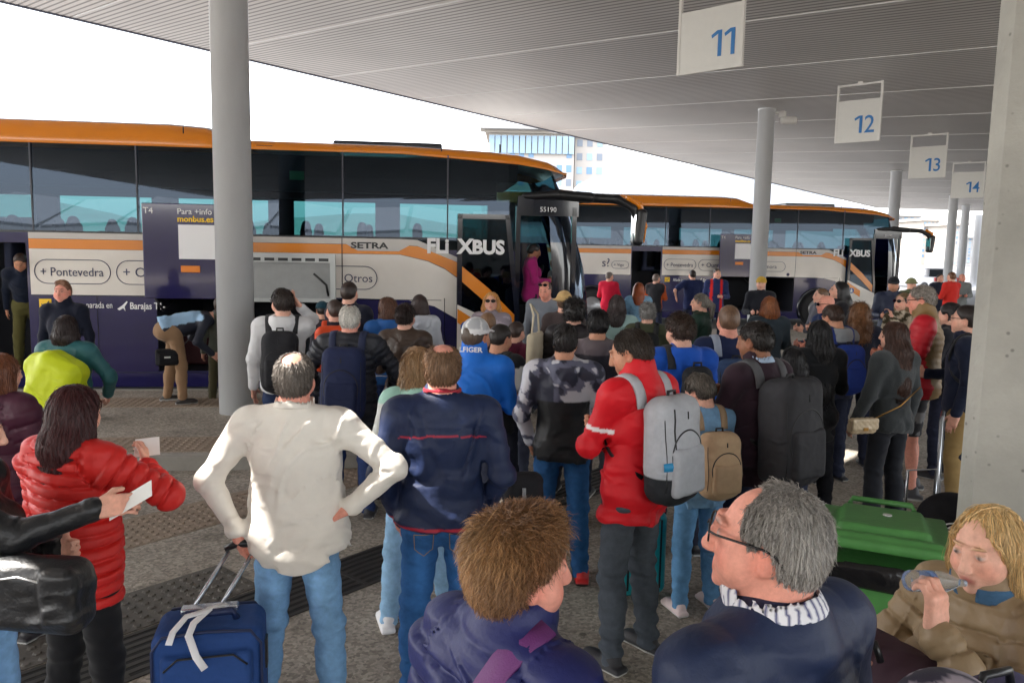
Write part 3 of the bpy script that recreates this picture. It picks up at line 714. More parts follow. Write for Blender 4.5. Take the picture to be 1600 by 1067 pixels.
    if near:
        f2=MB(); f2.box((-5.05,-.5,1.46),(-3.86,-.46,2.12),None,.008); g2=f2.build('luggage_flap',innerg,e)
        m=MB(); m.box((-5.05,-.56,2.0),(-3.86,-.5,2.12)); m.box((-3.93,-.55,1.46),(-3.86,-.5,2.0)); m.box((-5.05,-.56,1.46),(-3.86,-.5,1.51)); m.build('flap_rail',mat('rail_alu',srgb(175,178,178),.35,metal=.5),g2)
        m=MB()
        for k in range(6): m.box((-4.98+k*.18,-.563,2.02),(-4.85+k*.18,-.5605,2.06))
        m.tube([(-4.15,-.56,1.85),(-3.98,-.58,1.7),(-3.95,-.4,1.4)],.016); m.build('flap_slot',black,g2)
    # wheels
    for xw in (-3.05,-10.2,-11.5):
        m=MB(); m.lathe([(.30,-.02),(.47,-.03),(.51,.02),(.51,.22),(.47,.27),(.3,.26)],(xw,-.02,.51),36,'y'); wl_=m.build('wheel',mat('tyre',srgb(34,34,36),.8,bump=.2),e)
        m=MB(); m.lathe([(.30,-.025),(.29,-.05),(.14,-.034),(.1,-.06),(.05,-.075)],(xw,-.02,.51),28,'y')
        for k in range(10):
            a=k*.628; m.lathe([(.017,-.06),(.017,.0)],(xw+.2*math.cos(a),-.02,.51+.2*math.sin(a)),8,'y')
        m.build('rim',mat('rim',srgb(170,172,175),.3,metal=.7),wl_)
        m=MB(); m.tube([(xw+.62*math.cos(t),-.006,.51+.62*math.sin(t)) for t in np.linspace(-.5,math.pi+.5,24)],.045,6); m.build('wheel_arch',bdark,e)
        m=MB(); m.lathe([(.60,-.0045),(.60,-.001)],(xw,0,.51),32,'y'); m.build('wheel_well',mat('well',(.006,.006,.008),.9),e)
    # mirror
    f=Sdf(.03); f.cap((-1.2,.02,3.0),(-.7,-.04,3.03),.05,.07); f.cap((-.7,-.04,3.03),(-.25,-.05,3.0),.075); f.cap((-.6,.3,2.98),(-.25,.0,3.0),.075); f.cap((-.25,.05,3.0),(.15,-.1,2.98),.075,.065); f.cap((.15,-.1,2.98),(.38,-.15,2.86),.065,.06); f.cap((.38,-.15,2.86),(.46,-.16,2.66),.06)
    o=sdf_obj('mirror_arm',f,.025,black,e)
    f=Sdf(.03); f.box((.47,-.16,2.58),(.075,.13,.27),.06,rot=roty(.12)); mh=sdf_obj('mirror',f,.022,black,e)
    f=Sdf(.03); f.cap((.30,-.16,3.0),(.47,-.18,2.9),.04); f.cap((.47,-.18,2.9),(.56,-.18,2.6),.045,.03); f.cap((.56,-.18,2.6),(.55,-.17,2.36),.03,.015); sdf_obj('mirror_shell',f,.02,borange,mh)
    m=MB(); m.box((.385,-.27,2.4),(.40,-.05,2.76)); m.build('mirror_face',mat('mirror_glass',(.8,.85,.9),.03,metal=1),mh)
    # wiper / screen trim
    m=MB(); m.tube([(-1.55,.3,3.64),(-1.55,.3,3.76)],.012,6); m.build('antenna',black,e)
    # lettering
    def TX(s,x,z,size,mt,y=-.009,bold=0,al='LEFT',par=e,sx=1,name='lettering'):
        mx=Matrix(((1,0,0,x),(0,0,-1,y),(0,1,0,z),(0,0,0,1))); return text_obj(name,s,size,mt,par,mx,bold,al,sx=sx)
    def bubble(x0,x1,z,h):
        r_=h/2; pts=[]
        for k in range(13):
            t=math.pi/2+math.pi*k/12; pts.append((x0+r_+r_*math.cos(t),-.008,z+r_*math.sin(t)))
        for k in range(13):
            t=-math.pi/2+math.pi*k/12; pts.append((x1-r_+r_*math.cos(t),-.008,z+r_*math.sin(t)))
        m=MB(); m.tube(pts+[pts[0],pts[1]],.006,6); m.build('bubble_outline',ink,e)
    bubble(-8.0,-7.0,1.81,.33); TX('+ Pontevedra',-7.93,1.75,.17,ink,sx=.9)
    bubble(-6.92,-5.9,1.81,.33); TX('+ Ourense',-6.84,1.75,.19,ink)
    if near: bubble(-4.2,-3.33,1.78,.33); TX('Otros',-3.80,1.72,.165,ink)
    else:
        bubble(-5.2,-4.15,1.80,.3); TX('+ Zamora',-5.12,1.74,.17,ink); TX('de',-10.85,1.72,.3,ink); TX('s?',-9.93,1.72,.36,ink); bubble(-9.62,-9.1,1.78,.22); TX('+ Vigo',-9.56,1.74,.12,ink)
    m=MB(); m.box((-7.96,-.008,1.29),(-7.8,-.004,1.43),None); ck=m.build('yellow_tick_box',ytxt,e)
    m=MB(); m.tube([(-7.93,-.012,1.36),(-7.89,-.012,1.32),(-7.83,-.012,1.40)],.006,6); m.build('tick',ink,ck)
    TX('A\u00f1ade tu parada en',-7.70,1.31,.125,wtxt,sx=.72); TX('Barajas T1-',-6.76,1.30,.135,wtxt,bold=.002,sx=.78)
    m=MB(); m.poly([(-6.93,-.006,1.30),(-6.86,-.006,1.35),(-6.80,-.006,1.41),(-6.785,-.006,1.40),(-6.83,-.006,1.33),(-6.82,-.006,1.27),(-6.85,-.006,1.31),(-6.90,-.006,1.28)],.002,(0,-1,0)); m.build('plane_symbol',wtxt,e)
    TX('T4',-6.40,2.62,.12,wtxt,-.4235,par=fl); TX('Para +info',-5.96,2.62,.11,wtxt,-.4235,par=fl); TX('monbus.es',-5.96,2.52,.11,ytxt,-.4235,.003,par=fl)
    TX('FLi',-2.62,2.16,.29,wtxt,-.012,.012,sx=.95); TX('X',-2.17,2.16,.29,wtxt,-.168,.012,par=df); TX('BUS',-1.97,2.16,.27,wtxt,-.168,.012,par=df)
    TX('55190',-.98,2.78,.10,wtxt,-.02)
    m=MB(); m.poly([(-3.8,-.012,2.28),(-3.72,-.012,2.33),(-2.95,-.012,2.33),(-2.86,-.012,2.26),(-3.02,-.012,2.17),(-3.6,-.012,2.17)],.005,(0,1,0)); pl_=m.build('name_plate',bgrey,e)
    TX('SETRA',-3.7,2.205,.12,black,-.0155,.004,par=pl_,sx=1.55)
    m=MB(); m.lathe([(.05,0),(.05,.004)],(-4.05,-.012,1.56),16,'y'); m.build('wheelchair_badge',ink,e)
    # yellow grab rail seen through the leaf
    m=MB(); m.tube([(-2.1,.5,1.93),(-1.5,.5,1.93),(-1.45,.5,1.7)],.02,8); m.tube([(-1.9,.5,1.95),(-1.9,.5,1.6)],.02,8); m.tube([(-1.7,.5,1.95),(-1.7,.5,1.5)],.02,8); m.build('grab_rail',mat('rail_yellow',srgb(235,180,40),.4),e)
    # far side windscreen and far doors need no more; license of height: luggage inside the hold
    return e
bus1=make_bus(11.75,1.35,'near orange, white and navy coach filling the left, luggage flaps and doors open',True)
bus2=make_bus(23.8,12.6,'farther orange, white and navy coach in the next bay, its mirror hanging over the road',False)
# suitcases in the hold of the near coach
lugm=mat('luggage_dark',srgb(40,40,46),.6,noise=.2)
# ================================================================ people
skinm=mat('skin',attr=True,rough=.55,spec=.3,noise=.16,nscale=55,bump=.3,bscale=420,bdist=.002)
hairm=mat('hair_strands',attr=True,rough=.42,spec=.4,noise=.35,nscale=120,stretch=(1,1,.12),bump=.5,bscale=260,bdist=.004)
FAB={
 'cotton':mat('cloth_cotton',attr=True,fold=0.55,fscale=8,rough=.85,spec=.2,noise=.035,nscale=20,bump=.25,bscale=420,bdist=.002,sheen=.1),
 'knit':mat('cloth_knit',attr=True,rough=.95,spec=.1,noise=.22,nscale=130,bump=.8,bscale=230,bdist=.006,sheen=.25),
 'puffer':mat('cloth_puffer',attr=True,rough=.52,spec=.4,noise=.05,nscale=9,bump=.3,bscale=60,bdist=.006),
 'nylon':mat('cloth_nylon',attr=True,fold=.6,fscale=6,rough=.55,spec=.35,noise=.05,nscale=9,bump=.25,bscale=45,bdist=.01),
 'leather':mat('cloth_leather',attr=True,fold=0.7,fscale=9,rough=.4,spec=.5,noise=.08,nscale=14,bump=.35,bscale=90,bdist=.006),
 'denim':mat('cloth_denim',attr=True,fold=0.6,fscale=10,rough=.9,spec=.15,noise=.20,nscale=26,bump=.35,bscale=520,bdist=.002),
 'canvas':mat('cloth_canvas',attr=True,fold=0.5,fscale=9,rough=.75,spec=.25,noise=.09,nscale=30,bump=.3,bscale=380,bdist=.003),
 'rubber':mat('shoe_rubber',attr=True,rough=.6,noise=.08,nscale=30)}
eyew=mat('eye_white',(.75,.73,.70),.15,spec=.6); eyed=mat('eye_iris',(.05,.035,.03),.08,spec=.8)
SK={'fair':srgb(224,172,150),'tan':srgb(196,142,114),'pink':srgb(226,156,136),'brown':srgb(150,104,80)}
POSE={'down':dict(W=(.265,.03,.885),pole=(.35,-1,0),th=(-.2,1,0),curl=.45),
 'bag':dict(W=(.27,.0,.87),pole=(.35,-1,0),th=(-.2,1,0),curl=1.3),
 'pocket':dict(W=(.215,.09,.93),pole=(.7,-1,0),hd=(-.25,.3,-.9),th=(-.3,1,0),curl=.3),
 'hips':dict(W=(.225,-.02,1.03),pole=(1,-.25,.1),hd=(-.55,.25,-.75),th=(.2,1,.3),curl=.5),
 'front':dict(W=(.12,.27,1.14),pole=(.6,-.5,-1),hd=(-.55,.8,.15),th=(0,.2,1),curl=.8),
 'phone':dict(W=(.11,.27,1.22),pole=(.6,-.4,-1),hd=(-.5,.7,.5),th=(-.2,.0,1),curl=1.0),
 'crossed':dict(W=(-.02,.21,1.22),pole=(.8,.1,-1),hd=(-.95,.1,.15),th=(0,.3,1),curl=.8),
 'head':dict(W=(.14,.06,1.58),pole=(.45,.4,-1),hd=(-.5,-.2,.8),th=(-.4,.8,0),curl=.4),
 'strap':dict(W=(.15,.14,1.28),pole=(.7,-.2,-1),hd=(-.3,.1,.9),th=(-1,.3,0),curl=1.3),
 'back':dict(W=(.10,-.17,.98),pole=(.9,-.5,0),hd=(-.9,-.1,-.3),th=(0,-.3,-1),curl=.8),
 'reach':dict(W=(.20,.44,1.18),pole=(.5,0,-1),hd=(0,1,-.1),th=(-.3,0,1),curl=.5),
 'mouth':dict(W=(.05,.24,1.44),pole=(.8,.2,-1),hd=(-.35,.1,.9),th=(-.6,-.6,0),curl=1.0)}
def armj(side,pose,w):
    """joints of one arm, in the mirrored (right-hand) frame"""
    S=V(.183*w,-.012,1.425); W=V(*pose['W']); L1,L2=.295,.262
    d=W-S; D=np.linalg.norm(d); 
    if D>L1+L2-.008: W=S+d/D*(L1+L2-.008); d=W-S; D=np.linalg.norm(d)
    u=d/D; a=(L1*L1-L2*L2+D*D)/(2*D); hh=math.sqrt(max(L1*L1-a*a,1e-6)); pl=nrm(pose['pole']); pl=nrm(pl-u*(pl@u))
    E=S+u*a+pl*hh
    hd=nrm(pose['hd']) if 'hd' in pose else nrm(W-E)
    th=V(*pose['th']); s=nrm(th-hd*(th@hd)); pn=-np.cross(hd,s)
    return S,E,W,hd,s,pn
def MX(p,sd): return V(p[0]*sd,p[1],p[2])
class Human: pass
def mk_rig(sp):
    h=Human(); h.w=sp.get('w',1.0); h.g=sp.get('g',0.0); h.fem=sp.get('fem',False)
    h.arms=[]
    for sd,key in ((1,'R'),(-1,'L')):
        ps=sp.get(key,'down'); ps=dict(POSE[ps]) if isinstance(ps,str) else ps
        h.arms.append((sd,armj(sd,ps,h.w),ps.get('curl',.5)))
    st=sp.get('st',.05); kb=sp.get('kb',.01); sr=sp.get('stride',0)
    h.legs=[]
    for sd in (1,-1):
        h.legs.append((sd,V(sd*.092,0,.90),V(sd*(.095+st*.5),.012+kb+sd*sr*.6,.49),V(sd*(.095+st),-.015+sd*sr,.085)))
    hy,pt,rl=R(sp.get('hy',0)),R(sp.get('pitch',8)),R(sp.get('roll',0))
    h.Rh=rotz(hy)@roty(rl)@rotx(-pt); h.piv=V(0,-.01,1.545)
    h.HC=h.piv+h.Rh@V(0,.018,.1)
    bend=R(sp.get('bend',0))
    h.X=None
    if bend: h.X=(rotx(-bend),V(0,0,.95),V(0,-.10*math.sin(bend),0))
    return h
def hpt(h,q): return h.HC+h.Rh@np.asarray(q,dtype=float)
def to_head(h,P):
    P=P.astype(np.float64)
    if h.X is not None: P=(P-h.X[1]-h.X[2])@h.X[0]+h.X[1]
    return (P-h.HC)@h.Rh
def unbend(h,P):
    if h.X is None: return P
    return (P.astype(np.float64)-h.X[1]-h.X[2])@h.X[0]+h.X[1]
def torso(f,h,t,drape=None,neck=True):
    w,g=h.w,h.g; f.X=h.X
    f.k=.05
    f.ell((0,0,1.27),(.155*w+t,.112+g*.3+t,.19)); f.ell((0,-.035,1.33),(.13*w+t,.085+t,.13))
    f.cap((-.125*w,-.012,1.415),(.125*w,-.012,1.415),.062+t)
    f.ell((0,g*.2,1.06),(.132*w+g*.5+t,.10+g*.5+t,.17))
    if g: f.ell((0,.03+g*.8,1.08),(.12*w+g*.5+t,.08+g+t,.14))
    if h.fem:
        for sd in (1,-1): f.ell((sd*.07,.095,1.27),(.062+t,.05+t,.06+t))
    f.ell((0,-.008,.94),((.158*w if not h.fem else .165*w)+g*.4+t,.112+g*.3+t,.12))
    for sd in (1,-1):
        f.cap((sd*.03,-.03,1.475),(sd*.14*w,-.016,1.435),.045+t*.6,.042+t)
        f.ell((sd*.172*w,-.012,1.412),.058+t)
    if neck: f.cap((0,-.022,1.43),(0,.004,1.57),.06,.056)
    f.X=None
def sleeves(f,h,t,frac=1.0,upper=False):
    f.X=h.X
    for sd,(S,E,W,hd,s,pn),cu in h.arms:
        S,E,W=MX(S,sd),MX(E,sd),MX(W,sd)
        if upper: f.cap(S,S+(E-S)*.62,.056+t,.05+t*1.4,k=.04)
        else:
            f.cap(S,E,.050+t*.7,.040+t*.7,k=.045); f.cap(E,E+(W-E)*frac,.041+t*.65,.028+t*.65,k=.03)
    f.X=None
def hands(f,h):
    f.X=h.X
    for sd,(S,E,W,hd,s,pn),cu in h.arms:
        m=lambda p: MX(p,sd)
        Rm=np.stack([MX(s,sd),MX(hd,sd),MX(pn,sd)],1)
        c=W+hd*.052; f.box(m(c),(.040,.048,.0145),.0135,rot=Rm,k=.012)
        f.cap(m(W-hd*.02),m(W+hd*.02),.026,.025,k=.02)
        for o,l,r in ((.031,.070,.0088),(.0105,.079,.0092),(-.0105,.073,.0088),(-.031,.057,.0078)):
            b=W+hd*.095+s*o; a1=cu*.55; dr=hd*math.cos(a1)+pn*math.sin(a1)+s*o*1.2; p1=b+dr*l*.5
            a2=cu*1.35; dr=hd*math.cos(a2)+pn*math.sin(a2)+s*o*.6; p2=p1+dr*l*.3; a3=cu*1.8; p3=p2+(hd*math.cos(a3)+pn*math.sin(a3))*l*.24
            f.cap(m(b-hd*.012),m(p1),r*1.08,r,k=.006); f.cap(m(p1),m(p2),r,r*.95,k=.004); f.cap(m(p2),m(p3),r*.95,r*.82,k=.004)
        b=W+hd*.03+s*.03; d1_=nrm(hd*.65+s*.75+pn*.35); p1=b+d1_*.042; d2_=nrm(hd*.9+s*.25+pn*(.3+cu*.4)); p2=p1+d2_*.034
        f.cap(m(b),m(p1),.015,.0115,k=.012); f.cap(m(p1),m(p2),.0112,.0092,k=.005)
    f.X=None
def head(f,h,sp):
    f.X=h.X; q=lambda *a: hpt(h,a); Rh=h.Rh; fe=h.fem; fat=sp.get('fat',0)
    f.ell(q(0,-.012,.012),(.0745,.0945,.082),Rh,k=.02)
    f.ell(q(0,.018,-.035),(.0655-(.004 if fe else 0),.078,.082),Rh,k=.02)
    f.ell(q(0,.05,-.085),(.043+fat*.3,.042,.036),Rh,k=.03)
    f.ell(q(0,.086,-.108),(.017,.013,.013),Rh,k=.02)
    for sd in (1,-1):
        f.ell(q(sd*.045,.045,-.052),(.028+fat*.5,.036,.034+fat*.5),Rh,k=.025)
        f.cap(q(sd*.016,.095,.022),q(sd*.046,.081,.02),(.005 if fe else .0075),(.004 if fe else .0065),k=.012)
        f.ell(q(sd*.031,.098,-.004),(.017,.012,.011),Rh,k=.012,op='sub')
        f.ell(q(sd*.031,.0815,-.003),(.0145,.0125,.0125),Rh,k=.004)
        f.ell(q(sd*.076,-.004,-.028),(.009,.019,.031),Rh@rotz(sd*-.45),k=.008)
        f.ell(q(sd*.082,.002,-.026),(.006,.009,.015),Rh@rotz(sd*-.45),k=.006,op='sub')
        f.ell(q(sd*.074,.004,-.052),(.007,.009,.010),Rh,k=.008)
        f.ell(q(sd*.009,.104,-.046),(.0075,.009,.007),Rh,k=.008)
    f.cap(q(0,.094,.008),q(0,.114,-.036),.0085,.0105,k=.016); f.ell(q(0,.114,-.041),(.0095,.010,.009),Rh,k=.01)
    f.cap(q(-.019,.092,-.0705),q(.019,.092,-.0705),.0065,k=.008); f.cap(q(-.016,.091,-.082),q(.016,.091,-.082),.0075,k=.008)
    f.cap(q(-.02,.101,-.0765),q(.02,.101,-.0765),.0022,k=.004,op='sub')
    f.cap(q(0,-.03,-.06),V(0,-.022,1.47),.052+fat*.5,.058+fat*.5,k=.03)
    f.X=None
def body_mesh(sp,h,e,hv):
    f=Sdf(.03)
    torso(f,h,-.014); sleeves(f,h,-.010)
    f.X=h.X
    f.X=None
    hands(f,h)
    for sd,A_,K,N in h.legs:
        f.cap(A_,K,.075,.052,k=.05); f.cap(K,N,.050,.033,k=.03)
        f.ell(K*.6+N*.4+V(0,-.012,0),(.034,.04,.09),k=.03)
        f.cap(N,N+V(sd*.01,-.02,-.04),.034,.034,k=.02); f.cap(N+V(0,.0,-.045),N+V(sd*.015,.13,-.058),.034,.024,k=.02)
    head(f,h,sp)
    sk=np.array(SK[sp.get('skin','fair')]); hc=np.array((sp.get('hair') or {}).get('col',(.03,.02,.015)))
    lip=sk*np.array((.86,.5,.5)) if not sp.get('lip') else np.array(sp['lip'])
    def cf(v):
        q=to_head(h,v); c=np.tile(sk,(len(v),1)); n=1+.05*wn(v,25,3)[:,None]; c=c*n
        def blob(cx,cy,cz,rx,ry,rz): return np.exp(-(((np.abs(q[:,0])-cx)/rx)**2+((q[:,1]-cy)/ry)**2+((q[:,2]-cz)/rz)**2)**2)
        def mixc(a,col): nonlocal c; a=np.clip(a,0,1)[:,None]; c=c*(1-a)+np.array(col)*a
        mixc(.45*blob(.045,.07,-.045,.03,.04,.025),sk*np.array((1.05,.72,.68)))
        mixc(.35*blob(.078,0,-.03,.02,.03,.035),sk*np.array((1.0,.62,.58)))
        if sp.get('stubble'): mixc(sp['stubble']*blob(0,.07,-.09,.075,.05,.045),hc*.5+sk*.25)
        mixc(.9*blob(0,.1,-.0765,.024,.02,.0095),lip)
        mixc(.8*blob(.032,.095,.021,.02,.02,.0055),hc*.7+sk*.1)
        if hv<.012: mixc(.9*blob(.031,.095,-.003,.0125,.02,.0058),(.55,.52,.5)); mixc(.95*blob(.031,.095,-.003,.0058,.02,.0068),(.03,.02,.02)); mixc(.6*blob(.031,.095,.005,.016,.02,.0022),hc*.4)
        else: mixc(.8*blob(.031,.095,-.003,.015,.02,.0085),(.05,.035,.03))
        hn=np.min([np.linalg.norm(unbend(h,v)-MX(a[1][2]+a[1][3]*.09,a[0]),axis=1) for a in h.arms],axis=0)
        mixc(.3*np.exp(-(hn/.07)**2),sk*np.array((1.02,.68,.62)))
        return np.clip(c,0,1)
    bd_=f.bounds(.012)
    return build_part('body',f,hv,skinm,e,cf,h,sp)
def build_part(name,f,hv,m,e,cf,h,sp,slack=0,extra=None):
    v,q=surf(f,hv,slack=slack)
    if len(v)==0: return None
    cols=cf(v) if callable(cf) else np.tile(np.array(cf,dtype=float),(len(v),1))
    if extra is not None: v,q,cols=extra(v,q,cols)
    s=sp['_s']
    return link(name,np_mesh(name,v*s,q,m,cols),e)
# ---------------------------------------------------------------- hair
def hair_sdf(h,hs):
    st=hs.get('st','short'); vol=hs.get('vol',.0); Lh=hs.get('L',.3); f=Sdf(.02); f.X=h.X; q=lambda *a: hpt(h,a); Rh=h.Rh
    f.ell(q(0,-.014,.012),(.081+vol,.101+vol,.090+vol),Rh,k=.01)
    f.ell(q(0,-.045,-.035),(.072+vol,.066+vol,.065),Rh,k=.03)
    if st in('long','bob'):
        x=1 if st=='long' else 1
        b0=h.HC+V(0,-.035,-.02); b=[b0,b0+V(0,-.05,-.14),b0+V(0,-.085,-Lh)]
        if st=='bob': b[1]=b0+V(0,-.025,-.07); b[2]=b0+V(0,-.03,-Lh)
        f.cap(b[0],b[1],.085+vol,.10+vol,k=.03,flat=((0,1,0),1.25)); f.cap(b[1],b[2],.10+vol,(.082 if st=='long' else .088)+vol,k=.03,flat=((0,1,0),1.7))
        for sd in (1,-1):
            f.cap(q(sd*.07,-.005,.0),q(sd*.08,-.01,-.09),.026,.03,k=.03); f.cap(q(sd*.08,-.01,-.09),h.HC+V(sd*.095,-.03+hs.get('frontlock',0),-max(Lh*.75,.12)),.032,.026,k=.03)
    if st=='bun': f.ell(q(0,-.115,.0),(.045,.035,.045),Rh,k=.015)
    if st=='pony': f.cap(q(0,-.115,-.01),q(0,-.15,-.06),.028,.035,k=.02); f.cap(q(0,-.15,-.06),q(0,-.14,-.2),.035,.02,k=.02)
    if st=='quiff': f.ell(q(0,.02,.085),(.07,.075,.035),Rh,k=.02)
    if st=='fluffy': f.ell(q(0,.012,.072),(.074,.080,.050),Rh,k=.03); f.ell(q(0,-.062,.035),(.072,.054,.06),Rh,k=.03)
    f.X=None
    rec=hs.get('rec',0)
    longish=st in('long','bob')
    ys=.038 if longish else -.012
    f.yl=[.06,.05,ys+.0,ys+.02,.03,.058-rec*.5,.066-rec,.05-rec*1.6]
    def post(P,d):
        u=to_head(h,P)
        yl=np.interp(u[:,2],[-.6,-.16,-.09,-.045,-.01,.03,.06,.095],f.yl)
        if hs.get('fringe'): yl=np.where(np.abs(u[:,0])<.05,np.maximum(yl,np.interp(u[:,2],[.0,.03,.2],[.03,.2,.2])),yl)
        d=np.maximum(d,(u[:,1]-yl)*.8)
        if not longish and st not in('pony','bun'):
            d=np.maximum(d,(-.088-u[:,2])+.0)
        if not longish:
            er=np.sqrt(((np.abs(u[:,0])-.083)/.026)**2+((u[:,1]-.006)/.026)**2+((u[:,2]+.034)/.036)**2)
            d=np.maximum(d,(1-er)*.026)
        if hs.get('bald'):
            bx,by,bz=hs.get('bc',(0,-.02,.085)); br=hs['bald']
            er=np.sqrt(((u[:,0]-bx)/(br*.85))**2+((u[:,1]-by)/(br*1.15))**2+((u[:,2]-bz)/.07)**2); d=np.maximum(d,(1-er)*.05)
        ph=np.arctan2(u[:,0],-u[:,1]-.01); am=hs.get('am',.0022)
        if hs.get('curly'): d=d+hs['curly']*(wn(P,75,11)+.5*wn(P,150,12))
        else: d=d+am*np.sin(ph*34+2.2*wn(P,14,5)+u[:,2]*8)+am*.7*np.sin(ph*71+3*wn(P,22,6)-u[:,2]*14)+am*1.4*wn(P,26,8)
        return d.astype(np.float32)
    f.post.append(post); return f
def strands(f,h,hs,v,q,cols,n,L,wd,rs):
    r=np.random.RandomState(rs); u=to_head(h,v)
    idx=r.randint(0,len(v),n); p=v[idx]+r.randn(n,3)*.003
    eps=.003
    def grad(P):
        d0=f(P); g=np.stack([f(P+np.eye(3)[i]*eps)-d0 for i in range(3)],1)/eps; return d0,g/(np.linalg.norm(g,axis=1,keepdims=True)+1e-6)
    st=hs.get('st','short'); seg=6; pts=[]; crown=hpt(h,(0.012,-.055,.088)); 
    lift=r.rand(n)*hs.get('lift',.004)+.0008; fly=r.rand(n)<.035; lift[fly]+=r.rand(fly.sum())*.008; curl=hs.get('curly',0)
    L_=L*(.6+.7*r.rand(n)); basec=cols[idx]*(0.62+.8*r.rand(n,1))
    cl=hs.get('clump',.35); tw=r.randn(n,3)*np.where(fly,.6,hs.get('tws',.14))[:,None]+cl*np.stack([wn(p,hs.get('cfq',42),61+i) for i in range(3)],1)
    if cl>.5: lift=lift*np.clip(.7+1.6*wn(p,38,77),.08,2.2); basec=basec*(1+.5*wn(p,45,78))[:,None]
    nn=None; 
    for k in range(seg+1):
        d,g=grad(p); nn=g if nn is None else g
        off=lift*(k/seg)**.8*(1.6 if k>3 else 1)
        p=p-g*np.clip(d-off,-.02,.02)[:,None]
        pts.append(p.copy())
        up=to_head(h,p)
        if st in('long','bob'): fl=np.tile(V(0,-.1,-1),(n,1))+(p-crown)*np.where(up[:,2]>.03,14,0)[:,None]
        else:
            fl=(p-crown)/ (np.linalg.norm(p-crown,axis=1,keepdims=True)+1e-5)+np.array(hs.get('comb',(0,0,-.45)))
        fl=fl+tw+ (r.randn(n,3)*(hs.get('tws',.12) if not curl else .9))
        t=fl-g*(fl*g).sum(1,keepdims=True); t/=np.linalg.norm(t,axis=1,keepdims=True)+1e-6
        fz=((up[:,1]>hs.get('frz',.066))&(up[:,2]<.075)) if st not in('long','bob') else ((up[:,1]>.06)&(up[:,2]<.068)&(np.abs(up[:,0])<.064))
        if st not in('long','bob','pony'): fz=fz|(up[:,2]<-.088)|((np.abs(up[:,0])>.06)&(up[:,1]>-.018)&(up[:,2]<-.012))
        fz=fz|((up[:,1]>np.interp(up[:,2],[-.6,-.16,-.09,-.045,-.01,.03,.06,.095],f.yl)+.010)&(up[:,2]<.08))
        p=np.where(fz[:,None],p+t*.0008,p+t*(L_/seg)[:,None])
    pts=np.stack(pts,1); T=np.gradient(pts,axis=1); T/=np.linalg.norm(T,axis=2,keepdims=True)+1e-9
    _,g0=grad(pts[:,3]); side=np.cross(T,g0[:,None,:]+r.randn(n,1,3)*.5); side/=np.linalg.norm(side,axis=2,keepdims=True)+1e-9
    wv=wd*np.array([.8,1,1,.95,.8,.55,.15])[None,:,None]
    A_=pts-side*wv; B_=pts+side*wv
    vv=np.stack([A_,B_],2).reshape(-1,3); base=len(v)+np.arange(n)[:,None]*(2*(seg+1))+np.arange(seg)[None,:]*2
    qq=np.stack([base,base+1,base+3,base+2],-1).reshape(-1,4)
    cc=np.repeat(basec,2*(seg+1),axis=0)
    return np.concatenate([v,vv]),np.concatenate([q,qq]),np.concatenate([cols,cc])
def add_hair(sp,h,e,hv):
    hs=sp.get('hair')
    if not hs: return None
    f=hair_sdf(h,hs); c=np.array(hs['col'])
    def cf(v):
        u=to_head(h,v); k=1+.18*wn(v,30,21)[:,None]+.14*np.sin(np.arctan2(u[:,0],-u[:,1])*60+wn(v,20,2)*4)[:,None]
        out=c*k
        if 'col2' in hs:
            a=np.clip(.5+1.1*wn(v,18,31)+hs.get('tipb',0)*(u[:,2])*8,0,1)[:,None]; out=out*(1-a)+np.array(hs['col2'])*k*a
        return np.clip(out,.002,1)
    n=sp.get('ns',0)
    ex=None
    if n: ex=lambda v,q,cols: strands(f,h,hs,v,q,cols,n,hs.get('SL',.05),sp.get('sw',.0012),sp['seed'])
    o=build_part('hair',f,hv,hairm,e,cf,h,sp,slack=.006,extra=ex)
    return o
